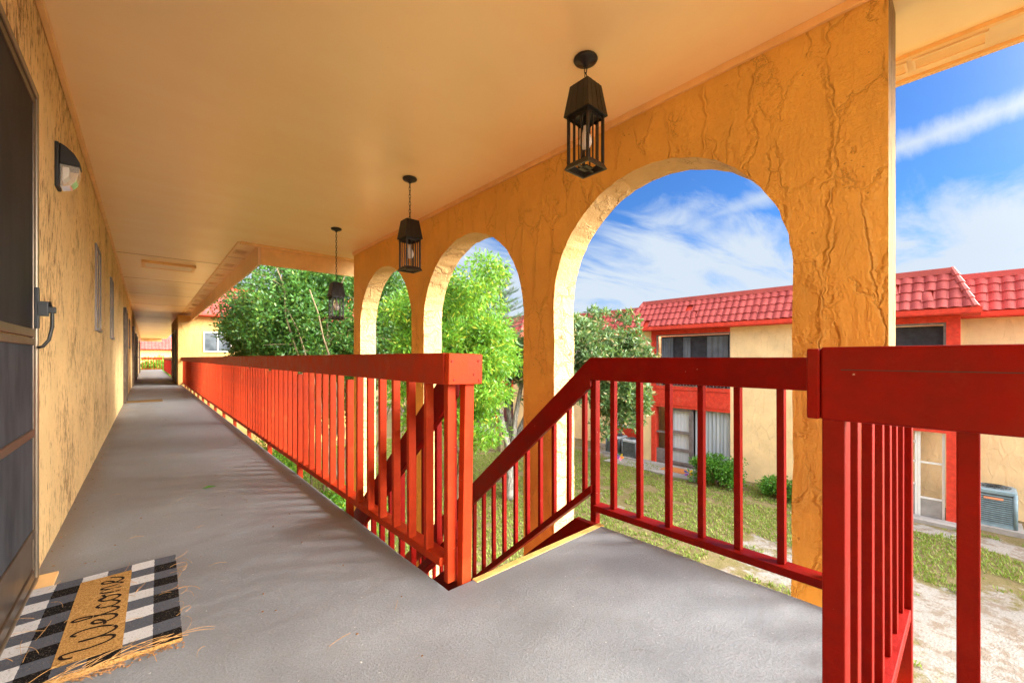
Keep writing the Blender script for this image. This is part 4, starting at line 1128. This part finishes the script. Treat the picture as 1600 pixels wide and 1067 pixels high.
# ------------------------------------------------------------------ air conditioners
def ac_unit(x, y, s, h, label, main='ac_paint', badge=False, rows=14, cond=True, group=None):
    z = GZ+.1; A = empty('air_conditioner', (x, y, z), label, 'air conditioner', group)
    MB().box(x-s*.65, y-s*.65, GZ-.03, x+s*.65, y+s*.65, z-.003).build('pad', 'concrete', A, bevel=.01)
    def rr(sz, r_=.09, n_=5):
        P = []
        for cx, cy, a0_ in ((sz-r_, sz-r_, 0), (-sz+r_, sz-r_, 90), (-sz+r_, -sz+r_, 180), (sz-r_, -sz+r_, 270)):
            for k in range(n_+1): a = R(a0_+90*k/n_); P.append((cx+r_*math.cos(a), cy+r_*math.sin(a)))
        return P
    def ring(m_, levels):
        n_ = None; i0 = len(m_.v)
        for sz, zz in levels:
            P = rr(sz); n_ = len(P); m_.v += [(x+a, y+b, zz) for a, b in P]
        for l in range(len(levels)-1):
            for j in range(n_): m_.f.append((i0+l*n_+j, i0+l*n_+(j+1) % n_, i0+(l+1)*n_+(j+1) % n_, i0+(l+1)*n_+j)); m_.m.append(0)
        m_.f.append(tuple(i0+(len(levels)-1)*n_+j for j in range(n_))); m_.m.append(0)
    hs_ = s/2
    b_ = MB(); ring(b_, [(hs_-.03, z), (hs_-.03, z+h-.02)]); b_.build('coil', 'ac_grey', A)
    l_ = MB()
    for k in range(rows):
        z0 = z+.06+k*(h-.16)/rows; ring(l_, [(hs_-.022, z0), (hs_, z0+.006), (hs_, z0+(h-.16)/rows*.52), (hs_-.02, z0+(h-.16)/rows*.60)])
    l_.build('louvres', main, A)
    fr = MB(); ring(fr, [(hs_+.004, z), (hs_+.004, z+.055)]); fr.build('base_pan', main, A)
    for sx in (-1, 1):
        for sy in (-1, 1): MB().tube([(x+sx*(hs_-.022), y+sy*(hs_-.022), z+.01), (x+sx*(hs_-.022), y+sy*(hs_-.022), z+h-.04)], .034, 10).build('corner_post', main, A, smooth=True)
    tp = MB(); ring(tp, [(hs_+.006, z+h-.075), (hs_+.008, z+h-.01), (hs_-.02, z+h+.012)]); top = tp.build('top', main if cond else 'ac_top', A)
    gr = MB()
    for r_ in (.06, .12, .18, .24, .30):
        if r_ < hs_-.05: gr.tube([(x+r_*math.cos(a), y+r_*math.sin(a), z+h+.03) for a in np.linspace(0, 2*math.pi, 25)[:-1]], .005, 4, True)
    for a in np.linspace(0, math.pi, 7)[:-1]: gr.tube([(x-(hs_-.06)*math.cos(a), y-(hs_-.06)*math.sin(a), z+h+.024), (x+(hs_-.06)*math.cos(a), y+(hs_-.06)*math.sin(a), z+h+.024)], .005, 4)
    gr.build('fan_grille', 'dark_rubber', A)
    if badge:
        bd = MB().box(x-hs_-.012, y-.12, z+h-.20, x-hs_-.001, y+.16, z+h-.155).build('badge', 'badge', A, bevel=.004)
    return A
ac_unit(14.05, -.30, .62, .78, 'blue grey air conditioner on a pad beside the peach wall at right', badge=True)
ac_unit(13.75, 9.28, .62, .60, 'left one of two small grey air conditioners under the blinds', 'ac_grey', False, 10, False, 'small air conditioners by the patio')
ac_unit(13.55, 8.45, .60, .62, 'right one of two small grey air conditioners, next to the red post', 'ac_grey', False, 10, False, 'small air conditioners by the patio')
# pot on the unit
pp = MB().lathe([(0, 0), (.06, 0), (.09, .05), (.1, .10), (.07, .15), (.045, .17), (.05, .2), (0, .2)], (13.85, 9.2, GZ+.1+.60+.035), 14).build('garden_pot', 'dusty_door', None, smooth=True); tag(pp, 'small dark pot standing on an air conditioner', 'pot')
# pinwheels
def pinwheel(x, y, label):
    A = empty('pinwheel', (x, y, GZ), label, 'pinwheel', 'pinwheels stuck in the lawn by the patio')
    MB().tube([(x, y, GZ), (x, y, GZ+.24)], .006, 6).build('stick', 'white_frame', A)
    cols = ['petal_blue', 'petal_green', 'petal_yellow', 'petal_orange', 'petal_pink', 'petal_purple']
    for k in range(6):
        a = k*math.pi/3; b = a+.75; u = Vector((-.30, 1, 0)).normalized(); C_ = Vector((x-.03, y, GZ+.26))
        p = lambda r_, t, o_=0: tuple(C_+u*(r_*math.cos(t))+Vector((0, 0, r_*math.sin(t)))+Vector((-o_, 0, 0)))
        m_ = MB(); m_.quad(p(0, 0), p(.12, a), p(.15, a+.35, .035), p(.11, b, .05)); m_.quad(p(0, 0, .004), p(.11, b, .055), p(.15, a+.35, .04), p(.12, a, .004))
        m_.build('petal', cols[k], A)
pinwheel(12.35, 5.75, 'rainbow pinwheel at the corner of the patio nearest the hedge')
pinwheel(12.6, 8.35, 'rainbow pinwheel near the small grey air conditioners')

# ------------------------------------------------------------------ wing at the end of the walkway
wg = empty('apartment_wing', (2, 19.3, GZ), 'yellow wing with a sliding window where the long railing ends', 'apartment wing')
MB().box(.86, 19.3, GZ, 7.0, 24.7, 2.56).build('wall', 'wing_stucco', wg)
f = MB(); x0, x1, z0, z1 = 1.60, 2.48, 1.22, 1.98; yf = 19.3; t = .035
f.box(x0, yf-.04, z0, x0+t, yf-.002, z1).box(x1-t, yf-.04, z0, x1, yf-.002, z1).box(x0+t, yf-.04, z0, x1-t, yf-.002, z0+t).box(x0+t, yf-.04, z1-t, x1-t, yf-.002, z1).box((x0+x1)/2-.02, yf-.045, z0+t, (x0+x1)/2+.02, yf-.002, z1-t)
o = f.build('window_frame', 'white_frame', wg); MB().box(x0+t, yf-.02, z0+t, x1-t, yf-.003, z1-t).build('pane', 'window_glass_light', o)
m_ = MB(); tile_roof(m_, (1.275, 18.95, 2.60), (1, 0, 0), (0, .62, .95), 6.2, 4, .30, .27, seed=12)
ro = m_.build('roof', 'roof_tile', wg); MB().box(1.275, 18.9, 2.565, 7.4, 19.9, 2.62).quad((1.27, 19.0, 2.62), (7.4, 19.0, 2.62), (7.4, 19.8, 3.8), (1.27, 19.8, 3.8)).build('eave', 'red_trim_far', ro)
for a_ in (20.3, 22.6):
    f = MB().box(.835, a_, .0, .858, a_+.06, 2.1).box(.835, a_+.94, 0, .858, a_+1.0, 2.1).box(.835, a_+.06, 2.04, .858, a_+.94, 2.1).build('door', 'bronze_metal', wg)
    MB().box(.848, a_+.06, .02, .857, a_+.94, 2.04).build('screen', 'screen_mesh', f)
# far railings
def simple_rail(p0, p1, label):
    r_ = empty('railing', (*p0, 0), label, 'railing'); d = Vector((p1[0]-p0[0], p1[1]-p0[1], 0)); L = d.length; ang = math.atan2(d.y, d.x)
    Mx = Matrix.Translation((*p0, 0)) @ Matrix.Rotation(ang, 4, 'Z')
    MB().box(0, -.04, .885, L, .04, RT, M=Mx).build('top_rail', 'red_paint', r_); MB().box(0, -.03, .06, L, .03, .10, M=Mx).build('bottom_rail', 'red_paint', r_)
    k = 0; b_ = None
    while k*.17 < L-.1 and k < 100:
        p = Mx @ Vector((.1+k*.17, 0, .1)); 
        if b_ is None: b_ = bar('baluster', p.x, p.y, .1, .886, .03, .03, r_)
        else: dupbar(b_, p.x, p.y, .1)
        k += 1
simple_rail((1.0, 24.75), (1.0, 41), 'far red railing beyond the yellow wing')
simple_rail((-.35, 45), (.98, 45), 'small red railing closing the far end of the walkway')
fb = empty('apartment_building', (0, 62, GZ), 'distant peach building with pale pink roof beyond the walkway end', 'apartment building')
MB().box(-8, 62, GZ, 10, 64, 1.95).build('wall', 'wing_stucco', fb)
m_ = MB(); tile_roof(m_, (-8, 61.5, 1.95), (1, 0, 0), (0, .6, .95), 18, 4, .42, .3, seed=21); fr_ = m_.build('roof', 'roof_tile', fb)
MB().box(-8, 61.6, 1.9, 10, 63, 1.96).quad((-8, 61.7, 1.95), (10, 61.7, 1.95), (10, 62.6, 3.3), (-8, 62.6, 3.3)).build('eave', 'red_trim_far', fr_)

# ------------------------------------------------------------------ trees
def unit(v): return v/np.linalg.norm(v, axis=-1, keepdims=True)
def crown_leaves(clumps, per, cr, ll, lw, droop, seed, up=.3, whorl=False):
    g = np.random.default_rng(seed); C = np.repeat(np.array(clumps), per, 0); n_ = len(C)
    d = unit(g.normal(size=(n_, 3))); rad = cr*g.random(n_)**.45
    base = C+d*rad[:, None]*np.array([1, 1, .72])
    if whorl:                                   # leaves radiate from twig tips
        nt = n_//9; tips = base[::9][:nt]; base = np.repeat(tips, 9, 0)[:n_]; n_ = len(base); d = unit(g.normal(size=(n_, 3))+np.array([0, 0, .25]))
    ax = unit(d*.8+g.normal(size=(n_, 3))*.7+np.array([0, 0, -droop+up]))
    L = ll*g.uniform(.6, 1.25, n_); side = unit(np.cross(ax, g.normal(size=(n_, 3))))
    return base, ax*L[:, None], side*(lw*g.uniform(.7, 1.2, n_))[:, None], g.random(n_)
def ell_clumps(c, r, n, seed, shell=.45, zmin=None, squash=None):
    g = np.random.default_rng(seed); out = []
    while len(out) < n:
        p = g.normal(size=3); p /= np.linalg.norm(p); rad = shell+(1-shell)*g.random()**.6
        q = np.array(c)+p*np.array(r)*rad*(.85+.3*math.sin(p[0]*4+seed)*math.cos(p[1]*5))
        if zmin is not None and q[2] < zmin: continue
        if squash is not None and not squash(q): continue
        out.append(q)
    return out
def limb(mb, a, b, r0, r1, seed, bend=.15, n=7):
    g = random.Random(seed); a, b = Vector(a), Vector(b); L = (b-a).length; off = Vector((g.uniform(-1, 1), g.uniform(-1, 1), g.uniform(-.2, .6)))*bend*L
    pts = []
    for k in range(n+1):
        t = k/n; pts.append(a.lerp(b, t)+off*math.sin(math.pi*t)+Vector((g.uniform(-1, 1), g.uniform(-1, 1), 0))*.012*L)
    mb.tube(pts, [r0+(r1-r0)*k/n for k in range(n+1)], 7); return pts
# bright long-leaved tree
T = empty('tree', (4.95, 7.1, GZ), 'bright yellow green leafy tree behind the middle arches', 'tree')
cl_ = ell_clumps((5.0, 7.55, 1.15), (1.55, 1.7, 2.05), 210, 5, .35, zmin=-1.1)
tb = MB(); limb(tb, (4.95, 7.1, GZ), (5.0, 7.2, -1.0), .12, .09, 1, .03)
g_ = random.Random(4)
for k in range(16):
    p = cl_[k*5]; limb(tb, (5.0, 7.2, -1.2+.12*k), p, .045, .010, k)
tb.build('trunk', 'bark_brown', T, smooth=True)
B = crown_leaves(cl_, 330, .36, .125, .017, .6, 6)
strips('crown', *B, 'leaf_bright', T)
# magnolia-like lawn tree
T = empty('tree', (7.27, 8.17, GZ), 'grey green tree with pale forked trunk in the middle of the lawn', 'tree')
tb = MB(); base = Vector((7.27, 8.17, GZ))
for k, (dx, dy) in enumerate(((-.05, 0), (.07, .03), (0, .08))): limb(tb, base+Vector((dx*1.6, dy*1.6, 0)), base+Vector((dx*2.2, dy*2, 1.05)), .13, .10, k+20, .03)
cl_ = ell_clumps((8.75, 7.6, 1.05), (2.15, 2.1, 1.5), 170, 9, .4, zmin=-.3) + ell_clumps((8.9, 6.2, .2), (.9, .9, 1.0), 30, 10, .3)
fork = base+Vector((0, 0, 1.0))
for k, q in enumerate(((6.8, 8.7, .6), (7.3, 9.2, .9), (8.6, 7.6, .7), (7.6, 7.9, 1.4), (9.2, 8.4, 1.1), (8.6, 6.7, .2), (8.3, 8.8, 1.3))):
    limb(tb, fork+Vector((0, 0, .05*k)), q, .085, .03, 30+k, .10)
    for j in range(4): limb(tb, q, cl_[(k*11+j*3) % 95], .028, .008, 60+k*4+j)
tb.build('trunk', 'bark_grey', T, smooth=True)
B = crown_leaves(cl_, 330, .38, .15, .022, .2, 16, whorl=True)
strips('crown', *B, 'leaf_magnolia', T)
# big dark multi-stem tree beyond the railing
T = empty('tree', (4.3, 12.6, GZ), 'large dark green many stemmed tree beyond the walkway railing', 'tree')
sq = lambda q: q[0] > 1.6 and not (q[0] > 3.0 and q[1] < 11.0)
cl_ = ell_clumps((4.0, 12.4, 2.0), (2.9, 2.6, 3.3), 480, 22, .30, zmin=-1.0, squash=sq) + ell_clumps((2.35, 14.8, 1.9), (.75, 1.9, 1.5), 90, 23, .2)
tb = MB(); g_ = random.Random(8)
for k in range(11):
    b0_ = Vector((4.0+g_.uniform(-.9, .8), 11.0+g_.uniform(-.5, .6), GZ)); a = g_.uniform(0, 6.28); rad = g_.uniform(.5, 2.0)
    e = Vector((4.1+rad*math.cos(a)*1.2, 11.4+rad*math.sin(a)*.6, g_.uniform(2.0, 5.0))); e.x = max(e.x, 2.0)
    P = limb(tb, b0_, e, g_.uniform(.022, .062), .012, 100+k, .06, 9)
    for j in range(4): q = P[3+j+k % 2]; limb(tb, q, q+Vector((g_.uniform(-1.2, 1.2), g_.uniform(-.9, .6), g_.uniform(-.1, .6))), .010, .003, 300+k*3+j, .2, 6)
tb.build('trunk', 'bark_brown', T, smooth=True)
B = crown_leaves(cl_, 190, .42, .11, .026, .15, 26)
strips('crown', *B, 'leaf_dark', T)
# lower bushes behind the railing
def bush(name, c, r, n, per, seed, label, cat, mat, ll=.09, lw=.02, cr=.18, box=False, group=None):
    T = empty(name, (c[0], c[1], GZ), label, cat, group)
    if box:
        g = np.random.default_rng(seed); cl = [np.array([c[0]+g.uniform(-r[0], r[0]), c[1]+g.uniform(-r[1], r[1]), c[2]+g.uniform(-r[2], r[2])]) for _ in range(n)]
    else: cl = ell_clumps(c, r, n, seed, .4, zmin=GZ+.05)
    B = crown_leaves(cl, per, cr, ll, lw, .1, seed+1)
    ok = B[0][:, 2] > GZ+.02
    strips('foliage', B[0][ok], B[1][ok], B[2][ok], B[3][ok], mat, T)
    tb = MB()
    for k in range(6): limb(tb, (c[0]+(k-2.5)*.05, c[1]+(k % 3-.9)*.06, GZ), cl[k], .018, .006, seed+k)
    tb.build('stem', 'bark_brown', T)
bush('hedge', (12.55, 5.0, GZ+.46), (.34, .62, .32), 120, 90, 40, 'larger clipped green hedge in front of the peach wall', 'hedge', 'leaf_hedge', .07, .018, .16, True)
bush('hedge', (12.65, 3.25, GZ+.30), (.28, .60, .20), 70, 90, 44, 'lower clipped green hedge half hidden by the arch column', 'hedge', 'leaf_hedge', .07, .018, .15, True)
bush('shrub', (2.9, 8.6, GZ+.55), (.8, 1.6, .55), 60, 90, 50, 'low leafy shrub under the walkway railing', 'shrub', 'leaf_bright', .11, .02, .26)
bush('shrub', (2.4, 12.5, GZ+.8), (.7, 2.4, .8), 60, 90, 52, 'tall shrub along the walkway edge below the dark tree', 'shrub', 'leaf_bright', .11, .02, .3)
bush('shrub', (1.2, 49.5, .0), (2.2, 1.4, 1.1), 70, 90, 54, 'bright green shrub top beyond the far walkway end', 'shrub', 'leaf_bright', .22, .05, .4)
# feathery conifer behind
T = empty('conifer', (13.4, 17.5, GZ), 'tall feathery pale conifer behind the courtyard trees', 'conifer')
tb = MB(); cx_, cy_ = 10.6, 12.6; T.location = (cx_, cy_, GZ)
tb.tube([(cx_, cy_, GZ), (cx_, cy_, 4.9)], [.14, .02], 8)
bs_, ax_, wd_, tn_ = [], [], [], []; g = np.random.default_rng(60)
z = .8
while z < 4.8:
    rl = 1.75*(5.1-z)/4.2
    for k in range(6):
        a = k*math.pi/3+z*1.7; P = []
        for t in np.linspace(0, 1, 12): P.append(np.array([cx_+rl*t*math.cos(a), cy_+rl*t*math.sin(a), z+.35*t*t*rl-.05*t]))
        tb.tube([tuple(p) for p in P], [.018*(1-.8*i/11) for i in range(12)], 5)
        for i, p in enumerate(P[2:]):
            for j in range(16):
                s2 = 1 if j % 2 else -1; d_ = np.array([math.cos(a+s2*1.1), math.sin(a+s2*1.1), g.uniform(.1, .7)]); pp_ = p+(P[min(i+3, 11)]-p)*g.random()
                bs_.append(pp_); ax_.append(d_*g.uniform(.12, .28)); wd_.append(np.array([-math.sin(a), math.cos(a), .3])*.012); tn_.append(g.random())
    z += .34
tb.build('trunk', 'bark_brown', T); strips('crown', np.array(bs_), np.array(ax_), np.array(wd_), np.array(tn_), 'leaf_conifer', T)
